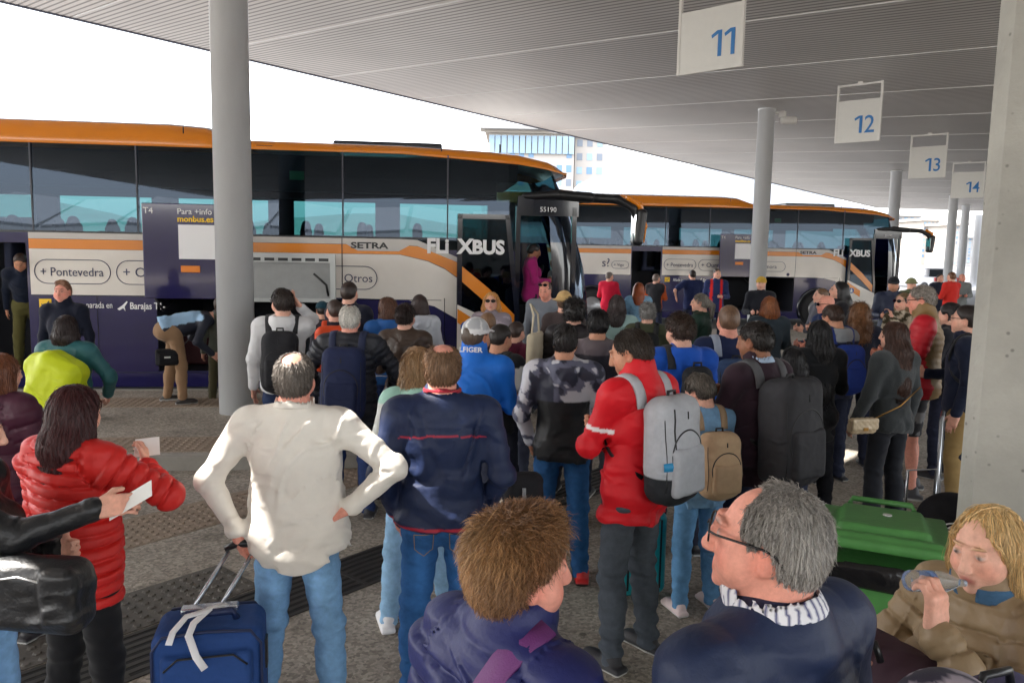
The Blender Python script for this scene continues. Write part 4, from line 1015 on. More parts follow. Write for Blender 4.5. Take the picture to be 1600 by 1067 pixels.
# ---------------------------------------------------------------- clothes
def armcoord(h,P):
    """signed closeness to the arms and distance along them"""
    P=unbend(h,P); best=np.full(len(P),9.); al=np.zeros(len(P))
    for sd,(S,E,W,hd,s,pn),cu in h.arms:
        a0=0
        for A_,B_ in ((MX(S,sd),MX(E,sd)),(MX(E,sd),MX(W,sd))):
            ba=B_-A_; L2=ba@ba; t=np.clip((P-A_)@ba/L2,0,1); d=np.linalg.norm(P-A_-t[:,None]*ba,axis=1); m=d<best
            best=np.where(m,d,best); al=np.where(m,a0+t*math.sqrt(L2),al); a0+=math.sqrt(L2)
    return best,al
def top_sdf(sp,h,ts,arms=True):
    t=ts.get('t',.018)*(1 if ts.get('puff') else .72); hem=ts.get('hem',.88); f=Sdf(.04); torso(f,h,t,neck=False); f.X=h.X
    dr=ts.get('drape',.0)
    f.cap((0,-.005,1.25),(0,h.g*.4,hem-.02),.128*h.w+t+dr*.3,.150*h.w+t+dr+h.g*.4,k=.05,flat=((0,1,0),1.28))
    if hem<.9:
        for sd in (1,-1): f.ell((sd*.068,-.048,.905),(.084+t,.078+t,.10),k=.06)
    col=ts.get('collar',1.49); cr=ts.get('cr',.080)
    if col: f.cap((0,-.024,1.45),(0,-.004+.012,col),cr+t*.25,cr+t*.15,k=.02)
    if ts.get('hood'):
        f.ell((0,-.105,1.475),(.105,.065,.06),k=.03); f.ell((0,-.13,1.42),(.085,.045,.07),k=.03)
        for sd in (1,-1): f.cap((sd*.085,-.07,1.49),(sd*.06,.04,1.47),.03,.022,k=.03)
    f.X=None
    if arms: sleeves(f,h,t,ts.get('frac',.97),ts.get('short',False))
    f.X=h.X
    f.cap((0,-.018,1.53),(0,.02,1.70),.060 if col else .062,.072,k=.008,op='sub')
    if ts.get('hood'): f.ell((0,-.085,1.545),(.072,.05,.055),k=.02,op='sub')
    if ts.get('vneck'): f.cap((0,.15,1.36),(0,.09,1.56),.012,.055,k=.01,op='sub')
    f.X=None
    wr=ts.get('wr',.006)*1.35; fq=ts.get('fq',17); seed=sp['seed']; pf=ts.get('puff'); 
    def post(P,d):
        U=unbend(h,P); z=U[:,2]
        if arms is not True: return np.maximum(d,(hem-z)).astype(np.float32)
        hz=hem
        if ts.get('tail'): hz=hem-ts['tail']*np.clip(1-(U[:,0]/.16)**2,0,1)
        nd,al=armcoord(h,P)
        far=(nd>.095+t)|(z>hem+.25)
        if ts.get('arm_keep',True): d=np.where(far|(z>hem),np.where((nd<.075+t)&(z<hem+.02),d,np.maximum(d,hz-z)),np.where(nd<.07+t,d,np.maximum(d,hz-z)))
        if wr:
            n1=wn(P,fq,seed,aniso=(1,1,1.7)); n2_=wn(P,fq*.7,seed+7,aniso=(1.3,1.3,1.2))
            isa=np.clip((.085+t-nd)/.02,0,1); wq=wr*(1-.5*isa)*np.clip((1.49-z)/.05,.12,1)
            d=d+wq*n1+wq*.45*wn(P,fq*2.6,seed+1,aniso=(1,1,1.5))-wq*.8*np.exp(-(n2_/.11)**2)*(1+n1)+wq*.5*np.exp(-((n2_-.17)/.08)**2)
            isarm=np.clip((.085+t-nd)/.02,0,1); d=d+isarm*wq*.55*np.sin(al*62+2.5*wn(P,12,seed+2))*np.exp(-((al-.30)/.11)**2)
            d=d+wq*.7*np.clip(1-(z-hem)/.22,0,1)*(1-isarm)*np.sin(z*48+U[:,0]*14+3*wn(P,8,seed+4))
        band=((z<hem+.04)&(nd>.08+t))|(al>.525)&(nd<.06+t)
        if ts.get('band',True): d=d-.0035*band
        d=d+.0035*np.exp(-((nd-.088-t)/.006)**2)*((z>1.22)&(np.abs(U[:,0])>.10))
        if not pf: d=d+.003*np.exp(-((z-1.375-.01*np.cos(U[:,0]*10))/.005)**2)*((U[:,1]<0)&(nd>.08))
        if pf:
            sp_,dep=pf; isarm=nd<.08+t
            cz=np.where(isarm,al,z+.012*np.sin(U[:,0]*9)); fr_=np.abs(((cz/sp_)%1)-.5)*2     # 1 at seams
            dep=dep*np.clip((1.50-z)/.05,.25,1); d=d+dep*np.clip(fr_-.5,0,1)**2*6-dep*.35+dep*.25*wn(P,55,seed+6,aniso=(1.3,1.3,.3))*np.clip(fr_,0,1)
        return d.astype(np.float32)
    f.post.append(post); return f
def add_top(sp,h,e,hv):
    ts=sp.get('top'); 
    if not ts: return
    f=top_sdf(sp,h,ts); c=np.array(ts['col'],dtype=float); cfn=ts.get('cf')
    def cf(v):
        U=unbend(h,v); cc=np.tile(c,(len(v),1))
        if cfn is not None:
            nd,al=armcoord(h,v); cc=cfn(U,cc,nd,al)
        return np.clip(cc,0,1)
    return build_part(ts.get('name','jacket'),f,hv,FAB['puffer' if ts.get('puff') else ts.get('fab','cotton')],e,cf,h,sp,slack=.012)
def add_legs(sp,h,e,hv):
    ls=sp.get('legs',dict(col=srgb(50,60,85),fab='denim')); t=ls.get('t',.012); f=Sdf(.035); w=h.w; fl=ls.get('flare',0)
    f.ell((0,-.008,.96),((.150*w if not h.fem else .158*w)+h.g*.3+t,.105+h.g*.25+t,.13))
    short=ls.get('short')
    for sd,A_,K,N in h.legs:
        f.ell((sd*.072,-.05,.90),(.078+t,.072+t,.085),k=.04)
        f.cap(A_,K,.082+t,.058+t,k=.035)
        if not short: f.cap(K,N+V(0,0,-.04),.056+t,.044+t+fl,k=.03); f.ell(K*.6+N*.4+V(0,-.014,0),(.046+t,.05+t,.1),k=.04)
    wr=ls.get('wr',.005)*1.5; seed=sp['seed']+9
    hemz=.52 if short else ls.get('hemz',.035); ztop=1.05
    if h.X is not None: f.X=h.X; f.ell((0,.02,.94),(.165*w+t,.118+t,.14),k=.08); f.X=None; ztop=1.3
    def post(P,d):
        z=P[:,2]; d=np.maximum(d,hemz-z); d=np.maximum(d,z-ztop)
        am=np.exp(-((z-.47)/.10)**2)+1.3*np.exp(-((z-.13)/.10)**2)+.8*np.exp(-((z-.80)/.07)**2)+.25
        d=d+wr*am*(.7*np.sin(z*75+3.2*wn(P,9,seed)+P[:,0]*22)*.7+.8*wn(P,26,seed+1,aniso=(1,1,1.5)))
        if not short:   # inner gap
            pass
        return d.astype(np.float32)
    f.post.append(post)
    c=np.array(ls['col'])
    def cf(v):
        cc=np.tile(c,(len(v),1)).astype(float)
        if ls.get('fab','denim')=='denim' and ls.get('fade',.25):
            k=np.exp(-((v[:,2]-.66)/.2)**2)*np.exp(-((np.abs(v[:,0])-.1)/.05)**2); cc=cc*(1+ls.get('fade',.25)*k[:,None]*(1+wn(v,14,3)[:,None])); cc*= (1+.12*wn(v,30,5,aniso=(1,1,.4))[:,None])
        if ls.get('cf'): cc=ls['cf'](v,cc)
        return np.clip(cc,0,1)
    o=build_part(ls.get('name','trousers'),f,hv,FAB[ls.get('fab','denim')],e,cf,h,sp,slack=.008)
    s=sp['_s']
    if ls.get('pockets') and o:
        g2=f
        def onsurf(x,z):
            P=np.stack([np.full(60,x),np.linspace(-.35,-.05,60),np.full(60,z)],1); d=g2(P); i=np.argmax(d<0); return V(x,P[i,1]-.005,z)
        for sd in (1,-1):
            m=MB()
            path=[(.035,.895),(.125,.885),(.122,.80),(.08,.77),(.04,.80),(.035,.895)]; pts=[]
            for (xa,za),(xb,zb) in zip(path,path[1:]):
                for t_ in np.linspace(0,1,7)[:-1]: pts.append(onsurf(sd*(xa+(xb-xa)*t_),za+(zb-za)*t_)*s)
            pts.append(pts[0]); m.tube(pts,.0018*s,5,cap=False); m.build('pocket_seam',FAB_STITCH,o)
    # shoes
    sc_=np.array(ls.get('shoe',srgb(40,40,44))); sole=np.array(ls.get('sole',srgb(200,200,196)))
    for sd,A_,K,N in h.legs:
        f=Sdf(.02); f.ell(N+V(sd*.008,.0,-.045),(.043,.06,.05)); f.box(N+V(sd*.014,.045,-.066),(.046,.138,.019),.016); f.ell(N+V(sd*.014,.09,-.045),(.043,.085,.032)); f.ell(N+V(0,-.01,-.01),(.04,.045,.045))
        def cfs(v,N=N):
            z=v[:,2]-(N[2]-.07); c_=np.tile(sc_,(len(v),1)).astype(float); c_[z<0]=sole
            if ls.get('accent'): m_=(np.abs(wn(v,40,3))<.18)&(z>.005); c_[m_]=ls['accent']
            return c_
        build_part('shoe',f,max(hv,.009),FAB['rubber'],e,cfs,h,sp)
FAB_STITCH=mat('stitch',srgb(150,120,80),.8)
def lod(Y): return .0062 if Y<2.6 else .0078 if Y<4.2 else .0105 if Y<6 else .014 if Y<9 else .019 if Y<12 else .026
PEOPLE=[]
PACKF={}
def person(px,py,Y,yaw,label,group=None,z0=0,**sp):
    p=at(px,py,Y); H=p[2]-z0; 
    if 'H' in sp:
        H=sp['H']
        if 'zfix' in sp: z0=sp['zfix']
        else: z0=p[2]-H
    topadd=.012+ (sp.get('hair') or {}).get('vol',0)
    if 'posxy' in sp: p=V(*sp['posxy'],p[2])
    sp['_s']=s=H/(1.745+topadd); sp['seed']=sp.get('seed',int(px*7+py*3)%997)
    h=mk_rig(sp)
    a=R(yaw)
    # put the head, not the feet, on the pixel
    hc=h.HC.copy()
    if h.X is not None: hc=h.X[0]@(hc-h.X[1])+h.X[1]+h.X[2]
    off=rotz(a)@V(hc[0]*s,hc[1]*s,0)
    e=empty('person',(p[0]-off[0],p[1]-off[1],z0),a,label,'person',group)
    hv=sp.get('hv',lod(Y))/s
    body_mesh(sp,h,e,hv*(1 if Y<6 else .9)); add_hair(sp,h,e,hv); add_legs(sp,h,e,hv*1.1); add_top(sp,h,e,hv)
    h.e=e; h.sp=sp; h.s=s; h.yaw=a; h.H=H; h.hv=hv
    PEOPLE.append((label,round(H,2),round(p[0],2),round(Y,2))); return h
# ---------------------------------------------------------------- things worn or carried
def wrap(h,f,starts,dirs,off=.004):
    """points where rays from inside the clothing leave it"""
    out=[]; ts=np.linspace(.0,.45,120)
    for s_,d_ in zip(starts,dirs):
        s_=np.asarray(s_,float); d_=nrm(d_)
        P=s_+ts[:,None]*d_; v=f(P); ins=np.flatnonzero(v<0); i=ins[-1] if len(ins) else 0
        out.append((s_+d_*(ts[i]+off),d_))
    return out
def ribbon(m,pts,nrms,wd,th):
    """flat band along pts, lying on a surface with normals nrms"""
    n=len(pts); rings=[]
    for i in range(n):
        t=nrm(pts[min(i+1,n-1)]-pts[max(i-1,0)]); nn=nrm(nrms[i]-t*(nrms[i]@t)); sdv=np.cross(t,nn)
        p=pts[i]; r_=[]
        for a_,b_ in ((-.5,0),(-.46,.8),(0,1.0),(.46,.8),(.5,0),(0,-.2)): r_.append(m.bm.verts.new(tuple(p+sdv*wd*a_+nn*th*b_)))
        rings.append(r_)
    fs=[]
    for a_,b_ in zip(rings,rings[1:]):
        for k in range(6): f_=m.bm.faces.new([a_[k],a_[(k+1)%6],b_[(k+1)%6],b_[k]]); f_.smooth=True; fs.append(f_)
    fs.append(m.bm.faces.new(rings[0])); fs.append(m.bm.faces.new(rings[-1][::-1])); m._mi(fs); return m
def smooth_path(P,k=2,it=3):
    P=np.array(P)
    for _ in range(it):
        Q=P.copy(); Q[1:-1]=.25*P[:-2]+.5*P[1:-1]+.25*P[2:]; P=Q
    return P
def backpack(h,label,col,w=.29,hh=.46,d=.16,zc=1.20,strapc=None,pocket=True,fab='canvas',col2=None,group=None,xo=0,tilt=.06,straps=(1,-1),strapw=.058,detail=True,parts=None,lower=True,rnd=.07):
    sp=h.sp; s=h.s; f0=top_sdf(sp,h,sp['top'],arms=False); hv=h.hv
    e=empty('backpack',h.e.location,h.yaw,label,'backpack',group)
    bk=wrap(h,f0,[(0,0,zc)],[(0,-1,0)])[0][0][1]
    c=V(xo,bk-d*.5-.003,zc); X=h.X
    f=Sdf(.03); f.X=X; Rt=rotx(-tilt)
    f.box(c,(w/2,d/2,hh/2),rnd,rot=Rt); f.ell(c+V(0,-.02,-.06*hh/.46),(w*.5,d*.56,hh*.42),k=.05); f.box(c+V(0,0,hh*.36),(w*.40,d*.44,hh*.16),min(rnd,.06),rot=Rt,k=.04)
    f.X=None
    seed=sp['seed']+33
    def post(P,dd): return (dd+.0035*wn(P,26,seed)+.003*wn(P,60,seed+1,aniso=(1,1,.6))).astype(np.float32)
    f.post.append(post)
    cA=np.array(col)
    def cf(v):
        U=unbend(h,v); cc=np.tile(cA,(len(v),1)).astype(float)
        if col2 is not None:
            zl=(U[:,2]-c[2])/hh; m_=zl<-.22; cc[m_]=col2
        return cc
    build_part('main_compartment',f,hv,FAB[fab],e,cf,h,sp,slack=.006)
    if pocket:
        f=Sdf(.03); f.X=X; f.box(c+V(0,-d*.5-.01,-hh*.17),(w*.38,.032,hh*.24),.03,rot=Rt); f.X=None; f.post.append(post)
        build_part('front_pocket',f,hv,FAB[fab],e,lambda v: np.tile(cA*.92,(len(v),1)),h,sp,slack=.004)
    blk=mat('zip_black',srgb(24,24,27),.5)
    T=(lambda p: p) if X is None else (lambda p: X[0]@(np.asarray(p)-X[1])+X[1]+X[2])
    # zips follow the shell
    def zipline(zs,ex_=.47,name='zip'):
        pts=[]
        for t_ in np.linspace(-1,1,21):
            x=ex_*w*math.sin(t_*1.5); y=-d*.18-d*.3*math.cos(t_*1.5); z=zs+(.5*hh-abs(t_)**4*.05 if zs is None else 0)
            pts.append(T(c+V(x,y,z))*s)
        m=MB(); m.tube(pts,.004*s,6); m.build(name,blk,e)
    if detail:
        fz=f if False else None
        ff=Sdf(.03); ff.X=X; ff.box(c,(w/2,d/2,hh/2),rnd,rot=Rt); ff.ell(c+V(0,-.02,-.06*hh/.46),(w*.5,d*.56,hh*.42),k=.05); ff.box(c+V(0,0,hh*.36),(w*.40,d*.44,hh*.16),min(rnd,.06),rot=Rt,k=.04); ff.X=None; ff.post.append(post)
        for yo,nm in ((-.02,'zip'),):
            pts=[]
            for a_ in np.linspace(-2.3,2.3,40):
                o_=T(c+V(0,yo,0)); dirv=V(math.sin(a_),-.62,math.cos(a_)); dirv=dirv if X is None else X[0]@dirv
                pts.append(wrap(h,ff,[o_],[dirv],.001)[0][0]*s)
            m=MB(); m.tube(smooth_path(pts,it=4),.0045*s,6); m.build(nm,blk,e)
        m=MB(); m.tube([T(c+V(-.03,d*.1,hh*.5-.01))*s,T(c+V(-.025,d*.1,hh*.5+.035))*s,T(c+V(.025,d*.1,hh*.5+.035))*s,T(c+V(.03,d*.1,hh*.5-.01))*s],.008*s,8); m.build('handle',blk,e)
    if detail:
        PACKF[e.name]=(ff,c,T,s)
        def pline(pts,nm='seam',r_=.0028,mt=None):
            out=[]
            for (x,z) in pts:
                o_=T(c+V(x*w,.0,z*hh)); dv=V(x*.15,-1,0); dv=dv if X is None else X[0]@dv
                out.append(wrap(h,ff,[o_],[dv],.001)[0][0]*s)
            m=MB(); m.tube(smooth_path(out,it=1),r_*s,5); m.build(nm,mt or blk,e)
        if not pocket or sp.get('fine'): pass
        pline([(-.44,-.36),(-.2,-.40),(.2,-.40),(.44,-.36)])
        for sx_ in (-1,1): pline([(sx_*.43,z_) for z_ in np.linspace(-.34,.34,9)])
        pline([(0,.40),(0,.33)],'puller',.005)
    # shoulder straps
    sm=mat('strap_%d'%(len(_m)),strapc if strapc is not None else tuple(np.array(col)*.8),.8,noise=.08,bump=.2,bscale=300)
    for sd in straps:
        st=[];dr=[]
        x=sd*.085*h.w
        for th in np.linspace(-.02,1,18):
            a_=math.pi*th    # 0 = back, .5 up, 1 front
            st.append(T((x,-.01,1.33))); v_=V(sd*.12,-math.cos(a_),math.sin(a_)); v_=v_ if X is None else X[0]@v_; dr.append(v_)
        zl=1.33
        if lower:
            for k in range(1,8):
                u=k/7; z=1.24-.22*u; az=u*math.pi*.86
                st.append(T((x*.4,-.005,z))); v_=V(sd*math.sin(az)*1.0+sd*.3*(1-u),math.cos(az),0); v_=v_ if X is None else X[0]@v_; dr.append(v_)
        W_=wrap(h,f0,st,dr,.009); pts=smooth_path([p for p,_ in W_],it=2); nr=[n_ for _,n_ in W_]
        m=MB(); k=18
        ribbon(m,[p*s for p in pts[2:k]],nr[2:k],strapw*s,.012*s); m.build('shoulder_strap',sm,e)
        if lower:
            m=MB(); ribbon(m,[p*s for p in pts[k-1:]],nr[k-1:],.024*s,.005*s); m.build('lower_strap',blk,e)
    return e
def glasses(h,col=(.01,.01,.012),dark=True,up=0):
    q=lambda *a: (hpt(h,a) if h.X is None else h.X[0]@(hpt(h,a)-h.X[1])+h.X[1]+h.X[2])*h.s
    fm=mat('glasses_frame',srgb(28,26,28),.25); lm=mat('dark_lens',(.008,.008,.01),.05,spec=.8) if dark else None
    m=MB(); dy,dz=(0,0) if not up else (-.035,.085)
    for sd in (1,-1):
        pts=[q(sd*.033+.026*math.cos(a_)*(1),.112+dy-abs(.026*math.cos(a_)*sd+.033)*.12,-.002+dz+.019*math.sin(a_)) for a_ in np.linspace(0,6.283,17)]
        m.tube(pts,.0022*h.s,6,cap=False)
        m.tube([q(sd*.058,.106+dy,.006+dz),q(sd*.074,.09+dy,.006+dz),q(sd*.083,.0+dy,-.004+dz),q(sd*.084,-.02+dy,-.012+dz),q(sd*.08,-.035+dy,-.03+dz)],.0024*h.s,6)
    m.tube([q(-.009,.114+dy,.006+dz),q(.009,.114+dy,.006+dz)],.002*h.s,6)
    o=m.build('glasses',fm,h.e)
    for sd in (1,-1):
        m=MB(); m.poly([q(sd*.033+.025*math.cos(a_),.1115+dy-abs(.025*math.cos(a_)*sd+.033)*.12,-.002+dz+.018*math.sin(a_)) for a_ in np.linspace(0,6.283,17)[:-1]]); m.build('lens',lm if dark else mat('clear_lens',(.7,.75,.8),.05,alpha=.25),o)
    return o
def cap_hat(h,col,brim=True,kind='cap',col2=None,back=False,straw=False,name='cap',fab='cotton'):
    f=Sdf(.012); f.X=h.X; q=lambda *a: hpt(h,a); Rh=h.Rh
    f.ell(q(0,-.014,.022),(.088,.108,.095),Rh)
    if kind=='cap':
        f.ell(q(0,.10,.028),(.062,.062,.009),Rh@rotx(-.15),k=.01)
    if kind=='bucket': f.ell(q(0,-.01,.012),(.135,.155,.012),Rh,k=.03)
    f.X=None
    def post(P,d):
        u=to_head(h,P); lo=.008 if kind=='cap' else .0
        d=np.maximum(d,(lo-.004-u[:,2])+ (u[:,1]<0)*u[:,1]*.18)
        if back: 
            er=np.sqrt((u[:,0]/.028)**2+((u[:,2]-.012)/.028)**2); d=np.where(u[:,1]<-.05,np.maximum(d,(1-er)*.028),d)
        return (d+.0012*wn(P,40,3)).astype(np.float32)
    f.post.append(post)
    c=np.array(col)
    def cf(v):
        u=to_head(h,v); cc=np.tile(c,(len(v),1)).astype(float)
        if col2 is not None:
            ph=np.arctan2(u[:,0],u[:,1]); m_=(u[:,1]<.03)&(np.abs(((ph/1.047)%1)-.5)<.43)&(u[:,2]>.035)&(u[:,2]<.11); cc[m_]=col2
        if straw: cc*=(1+.2*np.sin(u[:,2]*400))[:,None]
        return np.clip(cc,0,1)
    return build_part(name,f,min(h.hv,.012),FAB[fab],h.e,cf,h,h.sp)
def shoulder_strap(h,label,col,frm=-1,wd=.035,bag=None,th=.004):
    """a crossbody strap from one shoulder to the other hip, lying on the clothes (returned as points)"""
    f0=top_sdf(h.sp,h,h.sp['top'],arms=False); st=[];dr=[]
    for t_ in np.linspace(0,1,26):
        a_=2*math.pi*t_; z=1.22+.23*math.cos(a_); x=frm*.11*math.cos(a_)
        st.append((x*.6,0,min(z,1.40)*.9+.12)); dr.append((x*1.0+frm*.02,-math.sin(a_),.55*max(0,math.cos(a_))+.001))
    W_=wrap(h,f0,st,dr,.014); pts=smooth_path([p for p,_ in W_],it=2); nr=[n_ for _,n_ in W_]
    return [p*h.s for p in pts],nr
# ================================================================ who is where
G='travellers waiting for the coaches'
def H_(st,c,**k): d=dict(st=st,col=srgb(*c)); d.update(k); return d
def T_(c,fab='cotton',**k): d=dict(col=srgb(*c),fab=fab); d.update(k); return d
def L_(c,fab='denim',**k): d=dict(col=srgb(*c),fab=fab); d.update(k); return d
BLK=(38,34,34); DBR=(62,46,38); BRN=(104,72,50); GRY=(150,144,138)
def piping(zs,col,dz=.004,hemz=None):
    def cf(U,cc,nd,al):
        z=U[:,2]; m=(np.abs(z-zs-.012*np.cos(U[:,0]*12))<dz)&(nd>.0)&(U[:,1]<.03)&(np.abs(U[:,0])<.2)
        cc[m]=col
        if hemz is not None: cc[(np.abs(z-hemz-.012)<.007)]=col
        return cc
    return cf
# ---- foreground
h=person(815,800,1.52,-48,'person with tousled auburn hair in a shiny blue puffer with a purple strap',G,fem=True,w=1.05,g=.02,fat=.012,hy=-20,pitch=4,R='front',L='down',
  hair=H_('fluffy',(118,78,50),col2=srgb(186,144,98),tipb=.3,vol=.0,SL=.055,lift=.020,comb=(0,-.2,-.15),clump=.8,cfq=24),ns=26000,sw=.0007,
  top=T_((32,38,92),'nylon',t=.034,hem=.80,puff=(.10,.018),wr=.006,collar=1.53,cr=.088),legs=L_((40,44,60)),skin='pink')
pts,nr=shoulder_strap(h,'',0,frm=1); m=MB(); ribbon(m,[p for p in pts[:14]],nr[:14],.06,.006); m.build('bag_strap',mat('strap_purple',srgb(104,48,110),.6,bump=.2,bscale=300),h.e)
h=person(1205,748,1.47,36,'grey haired person in glasses and a navy jacket over a striped shirt',G,w=1.24,g=.10,fat=.016,hy=32,pitch=-2,
  hair=H_('short',(140,134,128),col2=srgb(182,178,172),SL=.026,lift=.004,rec=.03,comb=(0,0,-.35),vol=-.001,clump=.2,tws=.10),ns=26000,sw=.0007,skin='pink',
  top=T_((30,42,72),'nylon',t=.024,hem=.84,wr=.009,collar=1.425,cr=.108,fq=13),legs=L_((50,55,70)))
glasses(h,dark=False)
# striped shirt collar and open grey lapel
def collar_piece(h,name,col,zs,r0,r1,fab='cotton',cf=None,th=.006,hg=.024):
    f=Sdf(.01); f.X=h.X; f.cap((0,-.024,zs-.05),(0,.004,zs),r0,r1); f.cap((0,-.024,zs-.1),(0,.02,zs+.2),r0-th*2,r1-th,k=.004,op='sub')
    f.ell((0,.10,zs+.0),(.03,.06,.07),k=.01,op='sub'); f.X=None
    def post(P,d): return np.maximum(d,np.abs(P[:,2]-zs+.012-P[:,1]*-.12)-hg).astype(np.float32)
    f.post.append(post)
    return build_part(name,f,min(h.hv,.008),FAB[fab],h.e,cf if cf else srgb(*col),h,h.sp)
def strp(v):
    a=np.arctan2(v[:,0],v[:,1]); c=np.tile(srgb(226,226,230),(len(v),1)).astype(float); c[(np.sin(a*34)>.72)]=srgb(70,74,120); return c
collar_piece(h,'shirt_collar',(220,220,225),1.535,.098,.090,cf=strp,hg=.026)
h=person(1548,783,1.88,112,'blonde person in a beige quilted coat drinking from a plastic bottle beside the pillar',G,fem=True,w=.98,hy=8,pitch=12,hv=.0052,fat=-.006,lip=srgb(190,110,100),
  hair=H_('long',(212,178,124),col2=srgb(236,210,162),L=.30,SL=.17,lift=.004,vol=-.004,frontlock=-.035,clump=.08,tws=.05,am=.001,rec=.012),ns=14000,sw=.0010,skin='fair',
  L=dict(W=(.055,.262,1.445),pole=(.8,.1,-1),hd=(-.05,-.02,1),th=(-.15,-1,.1),curl=1.35),R=dict(W=(.13,.30,1.30),pole=(.6,0,-1),hd=(-.5,.8,.0),th=(0,0,1),curl=1.0),
  top=T_((146,124,94),'nylon',t=.022,hem=.78,wr=.009,fq=22,collar=1.53,cr=.085,puff=(.07,.010)),legs=L_((40,44,60)))
hb=h
collar_piece(h,'denim_collar',(70,104,136),1.525,.098,.095,'denim')
m=MB(); q=(lambda *a: hpt(h,a)*h.s)
m.lathe([(.002,-.006),(.0062,-.003),(.0062,.003),(.002,.006)],tuple(q(-.084,-.002,-.052)),12); m.build('pearl_earring',mat('pearl',(.8,.78,.72),.15),h.e)
# nails and ring on the raised hand are small: red nails
# bottle lying level between the hand and the mouth
mouth=rotz(h.yaw)@(hpt(h,(0,.108,-.076))*h.s)+np.array(h.e.location)
sd,(S,E,W,hd,s_,pn),cu=[a for a in h.arms if a[0]==-1][0]
palm=rotz(h.yaw)@(MX(W+hd*.075+pn*.035,-1)*h.s)+np.array(h.e.location)
dirb=nrm(V(-.97,-.18,.10)); be=empty('water_bottle',tuple(mouth-V(.0,0,.004)),0,'clear plastic water bottle held level at the mouth of the blonde person','bottle')
be.scale=(.8,.8,.8); be.rotation_euler=Vector(tuple(dirb)).to_track_quat('Z','Y').to_euler()
plas=mat('clear_plastic',(.82,.9,.97),.06,trans=.92,spec=.5)
m=MB(); m.lathe([(.011,.0),(.012,.018),(.014,.03),(.024,.055),(.031,.075),(.0315,.10),(.029,.106),(.0315,.112),(.0315,.14),(.029,.146),(.0315,.152),(.0315,.185),(.027,.196),(.012,.192)],seg=28); m.build('bottle_body',plas,be)
m=MB(); m.lathe([(.0322,.115),(.0322,.138)],seg=28); m.build('bottle_label',mat('label_blue',srgb(90,130,190),.3,alpha=.6),be)
# blue cap in the other hand
sd,(S,E,W,hd,s_,pn),cu=[a for a in h.arms if a[0]==1][0]
cp=rotz(h.yaw)@(MX(W+hd*.10+s_*.045,1)*h.s)+np.array(h.e.location)
m=MB(); m.lathe([(.011,-.008),(.014,-.006),(.014,.008),(.011,.009)],seg=18); o=m.build('bottle_cap',mat('cap_blue',srgb(30,60,190),.35),loc=cp); tag(o,'small blue bottle cap held in the fingers of the blonde person','bottle cap')
# maroon backpack worn on the front, between her and the bin
pc=rotz(h.yaw)@(V(.04,.30,1.06)*h.s)+np.array(h.e.location)
f=Sdf(.05); f.box((0,0,0),(.17,.10,.27),.08); f.ell((0,-.02,-.1),(.18,.13,.19)); f.box((0,-.11,-.08),(.13,.04,.13),.035,k=.03)
f.post.append(lambda P,d:(d+.004*wn(P,22,5)+.003*wn(P,60,6)).astype(np.float32))
e=empty('backpack',tuple(pc),h.yaw+R(180),'dark maroon backpack hugged in front of the blonde person, next to the green bin','backpack')
v,q_=surf(f,.008,slack=.006); link('main_compartment',np_mesh('pk',v,q_,FAB['canvas'],np.tile(srgb(66,44,54),(len(v),1))),e)
m=MB(); m.tube([(.09,-.14,.22),(.11,-.15,.1),(.12,-.16,-.05),(.10,-.16,-.2)],.012,8,flat=.4); m.build('zip_flap',mat('strap_grey',srgb(128,118,120),.7),e)
m=MB(); m.tube([(-.05,-.09,.27),(-.04,-.1,.31),(.04,-.1,.31),(.05,-.09,.27)],.009,8); m.build('handle',black,e)
# ---- left side
h=person(-50,622,2.62,-82,'person in a black leather jacket and light jeans reaching out a hand with paper',G,fem=True,w=.95,hy=25,pitch=10,
  hair=H_('long',(150,108,66),col2=srgb(190,150,100),L=.32,SL=.2,frontlock=.03),ns=4000,sw=.0015,skin='fair',R=dict(W=(.14,.50,1.38),pole=(.3,-.3,-1),hd=(-.05,1,.15),th=(-.6,0,1),curl=.9),L='front',
  top=T_((26,27,30),'leather',t=.024,hem=.93,wr=.010,fq=19),legs=L_((120,160,200)))
sd,(S,E,W,hd,s_,pn),cu=h.arms[0]
wp=rotz(h.yaw)@(MX(W+hd*.11,1)*h.s)+np.array(h.e.location)
m=MB(); a_=nrm(V(.85,.1,.52)); b_=nrm(V(-.35,.75,.5)); n_=np.cross(a_,b_)
m.poly([wp-a_*.07-b_*.03,wp+a_*.09-b_*.03,wp+a_*.09+b_*.04,wp-a_*.07+b_*.04],.0012,tuple(n_)); o=m.build('paper_ticket',mat('paper',(.8,.8,.78),.6)); tag(o,'white folded paper held out by the person in the leather jacket','paper')
bc=at(58,925,2.42)
f=Sdf(.04); f.box((0,0,0),(.18,.07,.12),.06); f.box((.12,-.06,.02),(.06,.03,.09),.03,k=.02)
f.post.append(lambda P,d:(d+.007*wn(P,18,8,aniso=(1,1,1.6))+.003*wn(P,50,9)).astype(np.float32))
e=empty('shoulder_bag',tuple(bc),R(-6),'soft black leather shoulder bag hanging below the outstretched leather sleeve','bag')
v,q_=surf(f,.008,slack=.01); link('bag_body',np_mesh('bag',v,q_,FAB['leather'],np.tile(srgb(28,29,32),(len(v),1))),e)
m=MB(); m.tube([(-.12,-.078,.06),(0,-.083,.085),(.12,-.078,.06)],.004,6); m.build('zip',mat('zip_metal',(.6,.6,.6),.3,metal=1),e)
